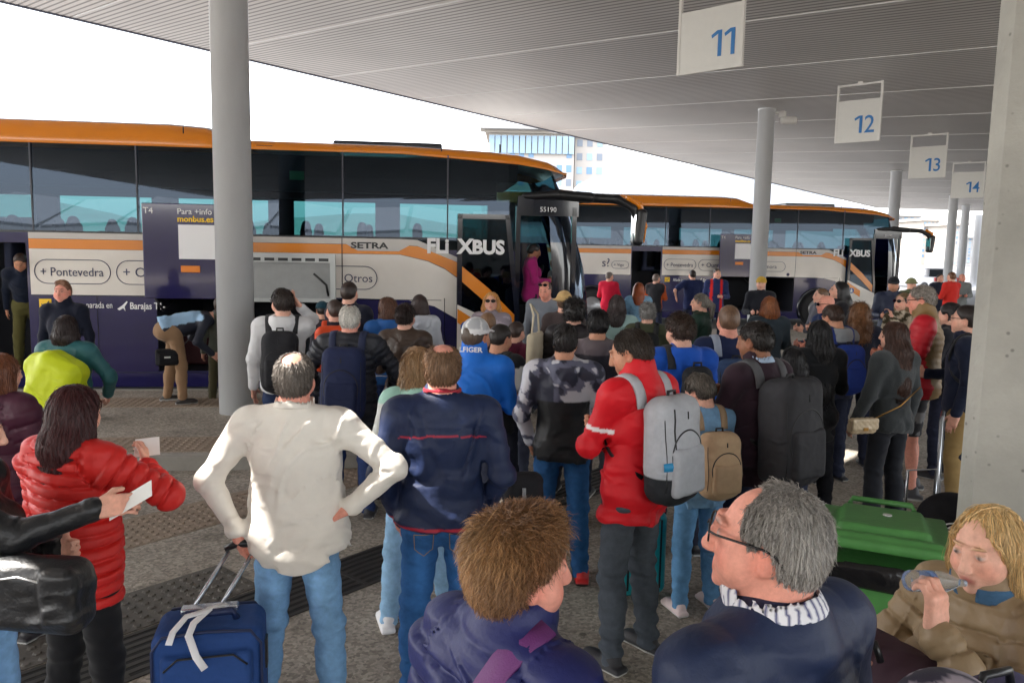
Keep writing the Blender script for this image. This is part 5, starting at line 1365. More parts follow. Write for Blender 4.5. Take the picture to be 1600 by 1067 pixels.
h=person(118,595,3.1,-18,'person with long dark red hair in a bright red quilted jacket and black trousers',G,fem=True,w=1.04,g=.02,hy=-6,pitch=12,
  hair=H_('long',(62,26,28),col2=srgb(84,34,34),L=.31,SL=.2,lift=.006,vol=.004,am=.001),ns=12000,sw=.0013,skin='fair',R=dict(W=(.14,.26,1.33),pole=(1,-.2,-.45),hd=(-.5,.7,.5),th=(0,0,1),curl=.9),L='front',
  top=T_((206,38,34),'nylon',t=.030,hem=.77,puff=(.056,.017),wr=.003),legs=L_((30,30,32),'cotton'))
sd,(S,E,W,hd,s_,pn),cu=h.arms[0]
wp=rotz(h.yaw)@(MX(W+hd*.10,1)*h.s)+np.array(h.e.location)
m=MB(); a_=nrm(V(.9,.1,.1)); b_=nrm(V(-.1,.5,.9)); m.poly([wp-a_*.05-b_*.02,wp+a_*.06-b_*.02,wp+a_*.05+b_*.06,wp-a_*.05+b_*.06],.0012,tuple(np.cross(a_,b_))); o=m.build('paper_sheet',mat('paper',(.8,.8,.78),.6)); tag(o,'white sheet of paper showing above the shoulder of the red quilted jacket','paper')
h=person(2,548,4.15,-15,'person with brown hair in a maroon padded coat behind the red quilted jacket',G,fem=True,hy=-10,pitch=8,R='front',L='front',hair=H_('long',(112,66,42),L=.3,SL=.18),ns=2500,sw=.002,
  top=T_((74,32,52),'nylon',t=.034,hem=.6,puff=(.09,.008),wr=.004,hood=True),legs=L_((30,30,32)))
# ---- white shirt, navy blouson, red jacket
h=person(460,546,3.35,0,'broad balding person in a loose off-white shirt and light jeans holding a suitcase handle',G,w=1.16,g=.06,fat=.012,hy=3,pitch=-2,skin='pink',
  hair=H_('short',(92,84,78),col2=srgb(126,118,110),bald=.050,bc=(-.005,-.045,.085),SL=.03,lift=.003),ns=7000,sw=.0012,
  L=dict(W=(.235,-.09,.955),pole=(1,-.05,.15),hd=(-.35,.2,-.85),th=(-.5,.8,-.2),curl=1.25),R=dict(W=(.25,-.055,1.065),pole=(1,.05,.35),hd=(-.85,.05,-.5),th=(0,1,.2),curl=.75),
  top=T_((232,226,216),'cotton',name='shirt',t=.026,hem=.86,tail=.07,wr=.0085,fq=16,drape=.018,frac=.93,collar=1.48),legs=L_((118,158,196),fade=.3,wr=.006,pockets=False),st=.075)
hw=h
collar_piece(h,'shirt_collar',(228,222,212),1.535,.092,.084)
h=person(692,532,3.55,6,'balding person in a navy blouson with a thin red seam and blue jeans',G,w=1.12,g=.03,fat=.01,hy=-4,pitch=0,skin='pink',
  hair=H_('short',(112,84,62),col2=srgb(140,110,84),bald=.060,bc=(0,-.03,.09),SL=.03,lift=.004),ns=7000,sw=.0012,R='pocket',L='pocket',
  top=T_((28,40,72),'nylon',t=.026,hem=.90,wr=.012,fq=13,cf=piping(1.335,srgb(170,40,60),.0035,.90),collar=1.50,cr=.088),legs=L_((46,88,138),fade=.5,wr=.007,pockets=True),st=.045)
collar_piece(h,'collar_trim',(160,44,58),1.542,.093,.090,hg=.011)
h=person(985,508,4.0,42,'tall person in a bright red shell jacket and dark grey jeans looking down',G,w=1.08,hy=28,pitch=22,skin='tan',stubble=.4,
  hair=H_('short',(58,48,42),SL=.018,lift=.003,rec=.012,vol=-.002,clump=.15,frz=.055),ns=8000,sw=.0013,R='crossed',L=dict(W=(-.0,.22,1.16),pole=(.8,.1,-1),hd=(-.95,.1,.15),th=(0,.3,1),curl=.8),
  top=T_((212,20,34),'nylon',t=.026,hem=.79,wr=.012,fq=13,collar=1.545,cr=.092,drape=.01,cf=lambda U,cc,nd,al: (cc.__setitem__(((nd<.09)&(np.abs(al-.17-U[:,1]*.25)<.010)&(U[:,0]<-.16)),srgb(235,225,225)),cc)[1]),legs=L_((72,78,86),fade=.4,wr=.008,pockets=True),st=.05)
e=backpack(h,'light grey backpack with charcoal base worn by the person in the red jacket',srgb(176,178,184),w=.31,hh=.50,d=.17,zc=1.17,strapc=srgb(178,180,186),col2=srgb(40,42,46),strapw=.065)
ff_,c_,T_k,s_k=PACKF[e.name]
def on_pack(x,z): return wrap(h,ff_,[T_k(c_+V(x,0,z))],[V(x*.6,-1,0)],.003)[0][0]*s_k
m=MB(); m.tube([on_pack(-.09,z_) for z_ in np.linspace(-.06,.22,12)],.0045,6); m.build('side_zip',black,e)
m=MB(); ribbon(m,[on_pack(-.125+.0*k,z_) for k,z_ in enumerate(np.linspace(-.07,-.03,3))],[V(-.5,-1,0)]*3,.06,.003); m.build('blue_label',mat('label_cyan',srgb(40,140,190),.4),e)
h=person(652,538,4.35,18,'person with wavy light brown hair in a mint and white jacket beside the navy blouson',G,fem=True,w=.92,hy=14,pitch=8,R='pocket',L='pocket',hair=H_('long',(140,108,76),col2=srgb(176,144,104),L=.22,SL=.12,lift=.012),ns=3500,sw=.0018,
  top=T_((206,210,206),'nylon',t=.026,hem=.80,hood=True,cf=lambda U,cc,nd,al:(cc.__setitem__((U[:,2]>1.42),srgb(160,205,190)),cc)[1]),legs=L_((140,178,210),shoe=srgb(220,220,222),sole=srgb(240,240,240),fade=.2),st=.09)
h=person(1092,578,4.6,20,'short person with silver streaked dark hair in a denim jacket behind the grey backpack',G,fem=True,w=.95,hy=30,pitch=24,R='front',L='front',hair=H_('short',(44,36,34),col2=srgb(150,142,130),tipb=.5,vol=.008,SL=.05),ns=2500,sw=.0018,
  top=T_((120,160,196),'denim',t=.022,hem=.80),legs=L_((96,142,184),shoe=srgb(214,196,196),fade=.3),st=.04)
backpack(h,'beige soft backpack on the denim jacket of the short dark haired person',srgb(188,160,128),w=.30,hh=.44,d=.17,zc=1.14)
h=person(1180,498,4.75,34,'person in a dark plum jacket with pale blue collar, head bowed over a phone',G,w=1.1,hy=14,pitch=12,skin='brown',hair=H_('short',(34,28,26),SL=.02,lift=.003,bald=.02),ns=2500,sw=.0016,
  R='phone',L='phone',top=T_((50,34,44),'cotton',t=.022,hem=.78,wr=.007,collar=1.53),legs=L_((36,40,60)))
collar_piece(h,'shirt_collar',(170,190,215),1.53,.086,.083)
backpack(h,'large black hiking backpack on the person in the dark plum jacket',srgb(56,56,60),w=.36,hh=.60,d=.24,zc=1.12,strapc=srgb(84,84,88),strapw=.07)
sd,(S,E,W,hd,s_,pn),cu=h.arms[1]
pp_=rotz(h.yaw)@(MX(W+hd*.10+s_*.04,-1)*h.s)+np.array(h.e.location)
e=empty('mobile_phone',tuple(pp_),h.yaw,'dark mobile phone held by the person in the plum jacket','phone'); mm=Matrix.Rotation(R(-40),4,'X')
m=MB(); m.box((-.038,-.005,-.075),(.038,.005,.075),mm,.004); m.build('phone_body',black,e)
# ---- middle of the crowd
h=person(745,496,5.2,-6,'person in a vivid blue jacket and white mesh cap, seen from behind',G,w=1.12,hy=-32,pitch=4,skin='tan',hair=H_('short',(80,66,56)),R='front',L='front',
  top=T_((24,112,214),'nylon',t=.026,hem=.84,wr=.008,fq=13,collar=1.57,cr=.088),legs=L_((60,64,80)))
cap_hat(h,srgb(222,222,222),col2=srgb(176,178,182),back=True)
# white lettering on the collar
mx=Matrix.Translation(tuple(V(-.085,-.118,1.535)*h.s))@Matrix.Rotation(R(90),4,'X'); text_obj('collar_lettering','LFIGER',.045,wtxt,h.e,mx,.001,sx=1.1)
pts,nr=shoulder_strap(h,'',0,frm=1); m=MB(); ribbon(m,pts[12:25],nr[12:25],.035,.005); m.build('bag_strap',black,h.e)
h=person(784,503,6.0,-25,'person in a black tee with printed white sleeves and a dark daypack',G,w=.98,hy=-22,pitch=14,skin='tan',hair=H_('short',(40,34,32),vol=.002),R='down',L='front',
  top=T_((30,31,34),'cotton',short=True,t=.018,hem=.84,name='tee_shirt',collar=0,cf=lambda U,cc,nd,al:(cc.__setitem__((nd<.085)&(al>.04)&(U[:,0]>.15),srgb(215,215,210)),cc)[1]),legs=L_((40,42,52),shoe=srgb(225,225,225)))
backpack(h,'slim charcoal daypack on the person with white printed sleeves',srgb(46,48,48),w=.26,hh=.40,d=.12,zc=1.22)
camo=lambda U,cc,nd,al: (lambda n:(np.where(((U[:,2]>1.25)|(nd<.085))[:,None],np.where((n>.12)[:,None],srgb(196,196,204),np.where((n>-.12)[:,None],srgb(96,98,118),srgb(48,50,66))),cc)))(wn(U,22,77)+.5*wn(U,50,78))
h=person(884,502,5.0,-5,'person in a black jacket with grey camouflage shoulders and sleeves and blue jeans',G,w=1.06,hy=-6,pitch=6,skin='tan',hair=H_('short',(36,32,32),SL=.02),ns=2500,sw=.0016,R='front',L='pocket',
  top=T_((28,29,32),'nylon',t=.024,hem=.85,wr=.007,hood=True,cf=camo),legs=L_((44,84,130),shoe=srgb(200,40,40),sole=srgb(30,30,32)),st=.05)
h=person(935,480,6.0,-8,'person in a dark jacket with a mauve grey hood, behind the camouflage shoulders',G,w=1.04,hy=0,pitch=8,hair=H_('short',(26,24,26),vol=.004,SL=.03),ns=1500,sw=.002,R='front',L='front',top=T_((46,44,50),'cotton',t=.026,hem=.82,hood=True,cf=lambda U,cc,nd,al:(cc.__setitem__(U[:,2]>1.41,srgb(98,88,92)),cc)[1]),legs=L_((50,52,60)),skin='tan')
h=person(898,463,6.8,-20,'person with tousled black curls in a black quilted jacket carrying a cream tote',G,w=1.0,hy=12,pitch=6,hair=H_('short',(30,26,26),curly=.010,vol=.012,SL=.03,lift=.02),ns=1500,sw=.002,R='front',L='down',top=T_((32,28,32),'nylon',t=.032,hem=.84,puff=(.06,.008),wr=.003),legs=L_((40,42,52)),skin='fair')
ht=h
h=person(440,448,6.9,8,'person in a white sweatshirt with a hand raised to the head and glasses',G,w=1.06,hy=30,pitch=4,R='head',L='down',skin='fair',hair=H_('short',(44,34,30),vol=.006,SL=.03),ns=1500,sw=.002,top=T_((214,214,216),'cotton',t=.026,hem=.86,wr=.008,hood=True),legs=L_((50,62,92)))
glasses(h,dark=False)
backpack(h,'black rounded backpack on the white sweatshirt',srgb(40,40,44),w=.30,hh=.50,d=.17,zc=1.14,strapc=srgb(36,36,40))
h=person(547,474,6.15,0,'white haired person in a black quilted jacket with arms held out',G,w=1.14,g=.03,hy=0,pitch=2,skin='pink',hair=H_('short',(196,192,184),SL=.02,bald=.03),ns=2000,sw=.0018,R=dict(W=(.30,.22,1.0),pole=(1,-.5,0),th=(-.2,0,1),curl=1.0),L=dict(W=(.28,.20,1.0),pole=(1,-.5,0),th=(-.2,0,1),curl=1.0),
  top=T_((34,36,44),'nylon',t=.034,hem=.72,puff=(.055,.018),wr=.003),legs=L_((44,60,100)))
backpack(h,'large navy backpack on the white haired person in the black quilted jacket',srgb(34,42,74),w=.33,hh=.56,d=.20,zc=1.14)
h=person(607,462,7.8,30,'person in a bright blue hooded jacket looking left past the dark haired neighbour',G,fem=True,w=.95,hy=-70,pitch=4,hair=H_('bob',(92,62,48),L=.13,SL=.06),ns=1000,sw=.0022,R='down',L='front',top=T_((36,96,168),'nylon',t=.026,hem=.84,hood=True),legs=L_((44,60,100)))
h=person(634,472,6.8,-8,'person in a brown leather jacket with dark hair pinned up by a clip',G,fem=True,w=1.0,hy=-5,pitch=4,hair=H_('bun',(44,32,30),SL=.05,lift=.01),ns=1500,sw=.002,R='front',L='front',top=T_((66,50,40),'leather',t=.026,hem=.84,wr=.008),legs=L_((60,110,160)))
h=person(655,458,8.4,20,"person in a pale grey hooded top in front of the near coach's navy panel",G,fem=True,w=.9,hy=10,pitch=4,hair=H_('bob',(50,36,34),L=.16),R='front',L='front',top=T_((196,200,208),'cotton',t=.024,hem=.84,hood=True),legs=L_((60,64,80)))
h=person(546,438,8.3,-10,'dark haired person in a navy coat under the lettering on the near coach',G,hy=0,pitch=2,hair=H_('short',(48,36,32)),R='front',L='front',top=T_((34,36,50),'cotton',t=.026,hem=.7),legs=L_((40,42,52)),skin='fair')
h=person(522,466,7.7,5,'person beside the navy coat wearing a bright orange pack cover',G,w=.98,hy=30,pitch=4,hair=H_('short',(60,46,40)),R='front',L='front',top=T_((40,40,50),'cotton',t=.024,hem=.8),legs=L_((40,42,52)),H=1.62)
backpack(h,'bright orange covered backpack between the white haired person and the open hatch',srgb(226,80,36),w=.34,hh=.46,d=.22,zc=1.25,pocket=False,fab='nylon',detail=False)
h=person(503,470,9.3,20,'person in a dark teal cap leaning into the luggage hold',G,hy=0,pitch=15,hair=H_('short',(40,34,32)),R='reach',L='reach',top=T_((36,40,52),'cotton',t=.024,hem=.84),legs=L_((40,42,52)))
cap_hat(h,srgb(28,62,76))
h=person(768,455,8.9,172,'blonde person in dark sunglasses facing the camera beside the open coach door',G,fem=True,w=.95,hy=4,pitch=-2,R='down',L='front',lip=srgb(190,90,90),skin='fair',hair=H_('long',(214,160,96),col2=srgb(232,188,130),L=.22,SL=.1),ns=1500,sw=.0022,top=T_((150,140,150),'cotton',t=.022,hem=.84,cf=lambda U,cc,nd,al: cc*(1+.5*(wn(U,45,4)[:,None]>.1))),legs=L_((60,64,80)))
glasses(h)
h=person(762,486,7.4,10,'person with a light brown crown of hair directly in front of the blonde in sunglasses',G,w=.95,hy=0,pitch=4,hair=H_('short',(122,92,68),vol=.006),R='front',L='front',top=T_((60,50,60),'cotton',t=.022,hem=.84),legs=L_((60,64,80)))
h=person(808,500,7.3,-30,'person in a maroon jacket right behind the printed white sleeves',G,fem=True,w=.9,hy=-10,pitch=10,hair=H_('short',(60,46,42)),R='front',L='front',top=T_((86,28,50),'cotton',t=.024,hem=.84,hood=True),legs=L_((60,64,80)))
h=person(852,437,10.2,168,'bald person in a plain grey tee stepping off the coach with sunglasses pushed up',G,w=1.08,hy=-10,pitch=18,skin='pink',hair=H_('short',(90,72,60),bald=.07,bc=(0,.02,.08)),R='down',L='down',top=T_((122,128,138),'cotton',name='tee_shirt',t=.018,hem=.84,collar=0,frac=.9),legs=L_((60,64,80)),z0=.0)
glasses(h,up=1)
h=person(882,454,8.6,-10,'person in a straw hat near the coach door',G,w=.95,hy=0,pitch=2,hair=H_('short',(90,70,56)),R='front',L='front',top=T_((70,60,60),'cotton',t=.022,hem=.84),legs=L_((60,64,80)))
cap_hat(h,srgb(196,164,112),kind='bucket',straw=True,name='straw_hat')
h=person(836,378,11.9,-85,'person in a magenta jacket climbing the coach steps, facing right',G,fem=True,w=1.0,hy=0,pitch=25,skin='brown',hair=H_('short',(30,26,28),vol=.01),R='front',L='front',top=T_((150,30,100),'cotton',t=.026,hem=.80),legs=L_((40,42,52)),H=1.62)
h=person(868,398,12.6,60,'person in a black and white top at the wheel inside the near coach',G,w=1.0,hy=0,pitch=10,skin='tan',hair=H_('short',(30,26,28)),R='front',L='front',top=T_((30,31,36),'cotton',t=.02,hem=.84,cf=lambda U,cc,nd,al:(cc.__setitem__(U[:,2]>1.36,srgb(210,210,215)),cc)[1]),legs=L_((40,42,52)),H=1.6)
# ---- along the near coach, left
h=person(97,438,8.8,186,'short haired person in a dark navy top facing the camera beside the near coach',G,w=1.0,hy=0,pitch=0,skin='pink',hair=H_('quiff',(120,82,58)),R='down',L='down',top=T_((24,28,44),'cotton',t=.022,hem=.84,collar=1.56),legs=L_((40,42,52)),H=1.78)
h=person(104,490,6.3,-5,'person in a teal jacket with short dark hair, loaded with a lime covered pack',G,fem=True,w=1.12,g=.02,hy=0,pitch=2,hair=H_('bob',(46,34,34),L=.17,SL=.08),ns=1500,sw=.002,R=dict(W=(.24,.2,1.0),pole=(1,-.4,0),th=(-.2,0,1),curl=1.0),L=dict(W=(.24,.2,1.0),pole=(1,-.4,0),th=(-.2,0,1),curl=1.0),top=T_((44,96,100),'nylon',t=.036,hem=.80,wr=.01),legs=L_((40,44,60)))
hl=h; fz=Sdf(.06); f=fz
f.box((.10,-.30,1.20),(.20,.15,.24),.1,rot=roty(.5)); f.ell((.28,-.30,1.06),(.16,.12,.12)); f.ell((-.05,-.28,1.32),(.14,.12,.13))
f.post.append(lambda P,d:(d+.010*wn(P,13,15)-.010*np.exp(-(wn(P,9,16)/.09)**2)+.004*wn(P,45,17)).astype(np.float32))
e=empty('backpack',h.e.location,h.yaw,'backpack under a crumpled lime yellow rain cover on the teal jacket','backpack')
build_part('rain_cover',f,.011,FAB['nylon'],e,srgb(200,214,30),h,dict(h.sp),slack=.012)
m=MB(); m.tube([(.2,-.2,.98),(.24,-.24,.86),(.2,-.22,.78)],.05,8); m.build('blue_pouch',mat('pouch_blue',srgb(24,84,180),.6),e)
h=person(30,384,11.0,200,'person in olive trousers stooping in the open rear door of the near coach',G,w=1.05,bend=28,hy=0,pitch=10,skin='tan',hair=H_('short',(56,42,36)),R='down',L='down',top=T_((22,30,48),'cotton',t=.024,hem=.86),legs=L_((88,84,46),'cotton'),H=1.78)
h=person(347,520,10.1,-62,'bending person in beige trousers and a pale blue and black jacket reaching into the hold',G,w=1.0,bend=78,hy=0,pitch=-10,hair=H_('short',(50,40,36)),R=dict(W=(.2,.42,1.40),pole=(.5,0,-1),th=(-.3,0,1),curl=.5),L=dict(W=(.2,.42,1.40),pole=(.5,0,-1),th=(-.3,0,1),curl=.5),top=T_((34,38,52),'nylon',t=.024,hem=.9,cf=lambda U,cc,nd,al:(cc.__setitem__((U[:,1]<-.03)&(U[:,2]<1.40),srgb(150,184,214)),cc)[1]),legs=L_((150,120,92),'cotton',shoe=srgb(50,46,44)),H=1.72,zfix=.13,stride=.08)
hbend=h
f=Sdf(.03); f.box((0,0,0),(.14,.07,.10),.03); f.box((0,-.07,-.02),(.10,.02,.06),.015)
bp=at(262,558,9.7); e=empty('hip_bag',tuple(bp),R(25),'black hip bag slung low behind the bending person','bag'); v,q_=surf(f,.012); link('bag_body',np_mesh('hb',v,q_,FAB['canvas'],np.tile(srgb(28,28,32),(len(v),1))),e)
m=MB(); m.box((-.04,-.1,-.0),(.03,-.089,.02)); m.build('bag_badge',signw,e)
m=MB(); m.tube([(.12,0,.08),(.3,.05,.25),(.5,.1,.36)],.014,8,flat=.3); m.build('bag_strap',black,e)
h=person(343,463,10.15,10,'person in a grey green hooded top, mostly hidden by the thick column',G,w=1.0,hy=-10,pitch=2,hair=H_('short',(60,48,40)),R='front',L='down',top=T_((92,94,84),'cotton',t=.026,hem=.84,hood=True),legs=L_((70,66,46),'cotton'))
# ---- right of centre
h=person(1062,485,5.5,8,'person with tousled dark brown hair in a royal blue hoodie',G,w=1.05,hy=22,pitch=12,skin='fair',hair=H_('short',(58,42,34),curly=.007,vol=.008,SL=.03,lift=.012),ns=2500,sw=.0018,R='phone',L='front',top=T_((30,84,184),'cotton',t=.028,hem=.84,wr=.009,hood=True,fq=14),legs=L_((40,44,60)))
backpack(h,'small black one strap pack slung on the royal blue hoodie',srgb(44,46,50),w=.22,hh=.34,d=.12,zc=1.22,straps=(-1,),xo=.05)
h=person(1139,474,6.0,4,'person with a shaved nape in a navy tee and pale shoulder strap',G,w=1.06,hy=-4,pitch=4,skin='pink',hair=H_('short',(110,84,66),vol=-.002),R='front',L='pocket',top=T_((30,40,74),'cotton',t=.02,hem=.84,collar=0,short=True),legs=L_((44,60,100)))
backpack(h,'slate blue backpack hanging from the navy tee',srgb(62,84,122),w=.30,hh=.46,d=.16,zc=1.12,strapc=srgb(150,160,178))
h=person(1012,470,8.3,-10,'person with curly grey hair in an olive jacket and black pack',G,fem=True,hy=10,pitch=4,hair=H_('short',(120,118,116),curly=.007,vol=.010,SL=.03,lift=.015),ns=1000,sw=.0025,R='front',L='front',top=T_((66,70,52),'cotton',t=.024,hem=.84),legs=L_((40,44,60)))
backpack(h,'black backpack on the olive jacket of the grey curly haired person',srgb(34,36,38),w=.28,hh=.42,d=.14,zc=1.2,detail=False)
h=person(964,459,8.9,-5,'person with shoulder length dark hair and a pale green scarf',G,fem=True,hy=18,pitch=6,hair=H_('long',(60,50,50),L=.2,SL=.1),ns=1000,sw=.0025,R='front',L='front',top=T_((150,178,176),'cotton',t=.026,hem=.84),legs=L_((40,44,60)))
h=person(998,440,13.5,-5,'person with long auburn curls and a light denim jacket',G,fem=True,hy=12,pitch=4,hair=H_('long',(150,74,40),L=.24,curly=.012,vol=.012),R='front',L='front',top=T_((130,170,200),'denim',t=.026,hem=.84),legs=L_((40,44,60)))
h=person(953,424,18.5,-20,'far person in a pink red coat holding something yellow by the farther coach',G,fem=True,hy=-40,pitch=4,hair=H_('short',(120,110,104)),R='phone',L='front',top=T_((206,30,60),'cotton',t=.03,hem=.7),legs=L_((40,44,60)))
h=person(1026,427,18,-30,'far person in a rust orange and dark jacket beside the farther coach',G,hy=-20,pitch=4,hair=H_('short',(120,104,96)),R='front',L='front',top=T_((176,78,36),'cotton',t=.03,hem=.8,cf=lambda U,cc,nd,al:(cc.__setitem__(U[:,1]<-.04,srgb(40,40,44)),cc)[1]),legs=L_((40,44,60)))
h=person(1082,421,18.5,10,'far person in a plain navy top with bare forearms by the farther coach',G,w=1.1,hy=0,pitch=4,hair=H_('short',(44,34,32)),R='front',L=dict(W=(.34,.1,1.05),pole=(1,-.4,0),th=(0,1,0),curl=.5),top=T_((34,44,84),'cotton',t=.03,hem=.8,short=True),legs=L_((40,44,60)))
h=person(1121,419,17.5,170,'far person facing the camera with red pack straps over navy',G,hy=20,pitch=4,hair=H_('short',(60,46,40)),R='down',L='front',top=T_((40,50,92),'cotton',t=.03,hem=.8,cf=lambda U,cc,nd,al:(cc.__setitem__((np.abs(np.abs(U[:,0])-.11)<.025)&(U[:,1]>-.02),srgb(206,40,36)),cc)[1]),legs=L_((40,44,60)))
h=person(1094,457,9.4,60,'person with a grey ponytail in a dark green jacket looking left',G,fem=True,hy=20,pitch=4,hair=H_('pony',(124,118,110),SL=.08),ns=800,sw=.0025,R='front',L='front',top=T_((24,52,42),'nylon',t=.03,hem=.84,wr=.008),legs=L_((40,44,60)))
h=person(1203,461,9.0,0,'person with a chestnut bob in a dark jacket just right of the steel column',G,fem=True,hy=-8,pitch=4,hair=H_('bob',(120,66,36),col2=srgb(150,92,50),L=.16,SL=.08),ns=1000,sw=.0025,R='front',L='front',top=T_((44,54,62),'cotton',t=.026,hem=.8),legs=L_((40,44,60)))
h=person(1190,432,13.5,160,'far person in a black and yellow cap partly behind the steel column',G,hy=0,pitch=0,hair=H_('short',(40,34,30)),R='front',L='down',top=T_((34,36,44),'cotton',t=.026,hem=.8),legs=L_((40,44,60)))
cap_hat(h,srgb(200,160,60))
h=person(1240,540,5.6,10,'short person with glossy black hair and headphones, beside the big black backpack',G,fem=True,w=.9,hy=0,pitch=12,hair=H_('bob',(24,22,26),L=.12,SL=.06,am=.001),ns=1500,sw=.002,R='front',L='front',top=T_((40,38,44),'cotton',t=.026,hem=.84),legs=L_((40,44,60)),H=1.52)
q=lambda *a: hpt(h,a)*h.s
m=MB(); m.tube([q(.092*math.sin(t),-.01,.01+.1*math.cos(t)) for t in np.linspace(-1.7,1.7,20)],.009,8)
for sd in (1,-1): m.lathe([(.02,-.012),(.034,-.008),(.034,.008),(.02,.012)],tuple(q(sd*.093,0,-.02)),16,'x')
m.build('headphones',black,h.e)
# ---- right hand crowd
h=person(1281,497,6.3,6,'person with very long black hair over black clothes',G,fem=True,w=.92,hy=0,pitch=10,hair=H_('long',(24,22,24),L=.52,SL=.3,am=.0012,vol=.002),ns=3000,sw=.0022,R='front',L='front',top=T_((26,27,30),'cotton',t=.028,hem=.7),legs=L_((30,30,34)))
h=person(1301,472,7.4,20,'person with short dark hair and a grey hood spread on the shoulders',G,w=1.0,hy=8,pitch=26,skin='tan',hair=H_('short',(60,42,34),SL=.03),ns=1200,sw=.002,R='front',L='front',top=T_((40,44,66),'cotton',t=.026,hem=.84,hood=True,cf=lambda U,cc,nd,al:(cc.__setitem__((U[:,2]>1.39)&(U[:,1]<.06),srgb(132,136,140)),cc)[1]),legs=L_((40,44,60)))
backpack(h,'cobalt blue backpack under the spread grey hood',srgb(34,58,134),w=.30,hh=.44,d=.16,zc=1.14)
h=person(1344,470,7.9,-4,'person with long curly brown hair beside the blue backpack',G,fem=True,w=.95,hy=10,pitch=4,hair=H_('long',(96,62,38),col2=srgb(140,96,58),L=.24,curly=.010,vol=.006,SL=.06,lift=.02),ns=1500,sw=.002,R='front',L='front',top=T_((40,44,60),'cotton',t=.026,hem=.84),legs=L_((40,44,60)))
h=person(1312,438,10.2,80,'person with straight black hair in profile near the wheel of the farther coach',G,fem=True,hy=0,pitch=-4,skin='fair',hair=H_('long',(26,24,26),L=.22,vol=.008),R='front',L='front',top=T_((34,34,40),'cotton',t=.026,hem=.84),legs=L_((40,44,60)))
h=person(1291,459,9.0,100,'bald person in sunglasses looking left in front of the far wheel',G,w=.95,hy=-5,pitch=4,skin='pink',hair=None,R='front',L='front',top=T_((34,52,96),'cotton',t=.026,hem=.84),legs=L_((40,44,60)))
glasses(h)
h=person(1283,449,11.0,95,'pale faced person looking left, above the bald head in sunglasses',G,hy=0,pitch=0,skin='fair',hair=H_('short',(110,84,64)),R='front',L='front',top=T_((90,90,100),'cotton',t=.026,hem=.84),legs=L_((40,44,60)))
h=person(1397,432,12.8,150,"person in a dark flat cap and navy jacket by the farther coach's front door",G,w=1.05,hy=10,pitch=8,skin='tan',stubble=.5,hair=H_('short',(30,26,26)),R='front',L='front',top=T_((34,42,66),'nylon',t=.028,hem=.84),legs=L_((40,44,60)))
cap_hat(h,srgb(26,28,34))
h=person(1412,456,9.4,118,'person in dark sunglasses and a leopard scarf raising a cup, facing left',G,fem=True,w=.95,hy=-4,pitch=-2,skin='fair',lip=srgb(180,90,90),hair=H_('long',(130,108,80),col2=srgb(170,150,116),L=.16,SL=.08),ns=1000,sw=.002,L='mouth',R='front',top=T_((192,180,160),'cotton',t=.028,hem=.84,cf=lambda U,cc,nd,al:(cc.__setitem__((U[:,2]>1.36)&(wn(U,60,5)>-.1),srgb(70,62,44)),cc)[1]),legs=L_((60,64,80)))
glasses(h)
h=person(1425,434,15,180,'far person in a khaki bucket hat behind the tan vest',G,hy=0,pitch=0,hair=None,R='front',L='front',top=T_((90,96,70),'cotton',t=.026,hem=.84),legs=L_((60,64,80)))
cap_hat(h,srgb(132,134,96),kind='bucket',name='bucket_hat')
camo2=lambda v,cc: np.where((wn(v,26,9)+.6*wn(v,60,10)>.05)[:,None],srgb(140,140,142),srgb(62,62,66))
h=person(1440,443,7.0,62,'grey haired person in a tan quilted vest over a red tee and camouflage shorts',G,w=1.14,g=.06,hy=6,pitch=14,skin='pink',hair=H_('short',(150,142,134),SL=.025,vol=-.001,lift=.005,rec=.0),ns=2000,sw=.002,R='front',L='front',
  top=T_((190,24,40),'cotton',t=.026,hem=.84,short=True,name='tee_shirt',cf=lambda U,cc,nd,al:np.where((np.abs(U[:,0])<.185)[:,None]&((nd>.085)|(al<.05))[:,None],srgb(140,112,72),cc),puff=(.05,.006),wr=.004,collar=1.56,cr=.088),legs=L_((140,140,142),'cotton',short=True,cf=camo2,name='shorts',fade=0,shoe=srgb(60,60,64)),st=.06)
glasses(h,dark=False)
h=person(1398,500,6.1,26,'person with long straight brown hair in a charcoal knit sweater',G,fem=True,w=.96,hy=18,pitch=4,skin='fair',hair=H_('long',(72,46,36),L=.42,SL=.28,am=.0012,vol=.0),ns=4000,sw=.0022,R='down',L=dict(W=(.25,.14,.88),pole=(.5,-1,0),th=(-.2,1,0),curl=.5),
  top=T_((62,66,68),'knit',name='sweater',t=.034,hem=.84,wr=.007),legs=L_((34,36,42),'cotton',flare=.02))
hk=h
pts,nr=shoulder_strap(h,'',0,frm=1)
h=person(1510,474,6.5,62,'person in a long navy coat and glasses squeezed beside the concrete pillar',G,w=1.0,hy=0,pitch=4,skin='fair',hair=H_('short',(40,32,30),vol=.006),R='front',L='down',top=T_((28,34,54),'cotton',t=.028,hem=.5),legs=L_((150,124,80),'cotton'))
glasses(h,dark=False)
backpack(h,'black technical backpack on the long navy coat beside the pillar',srgb(30,32,36),w=.34,hh=.58,d=.22,zc=1.22)
h=person(1485,470,7.6,40,'person in a raised black hood between the tan vest and the pillar',G,w=1.0,hy=0,pitch=8,hair=H_('short',(34,30,32),vol=.012),R='front',L='front',top=T_((30,32,40),'cotton',t=.028,hem=.84,hood=True),legs=L_((40,44,60)))
h=person(1487,424,19,20,'far person in a red sweater seen from behind next to a bald head',G,hy=0,pitch=4,hair=H_('short',(110,74,52)),R='front',L='front',top=T_((206,48,40),'cotton',t=.03,hem=.84),legs=L_((40,44,60)))
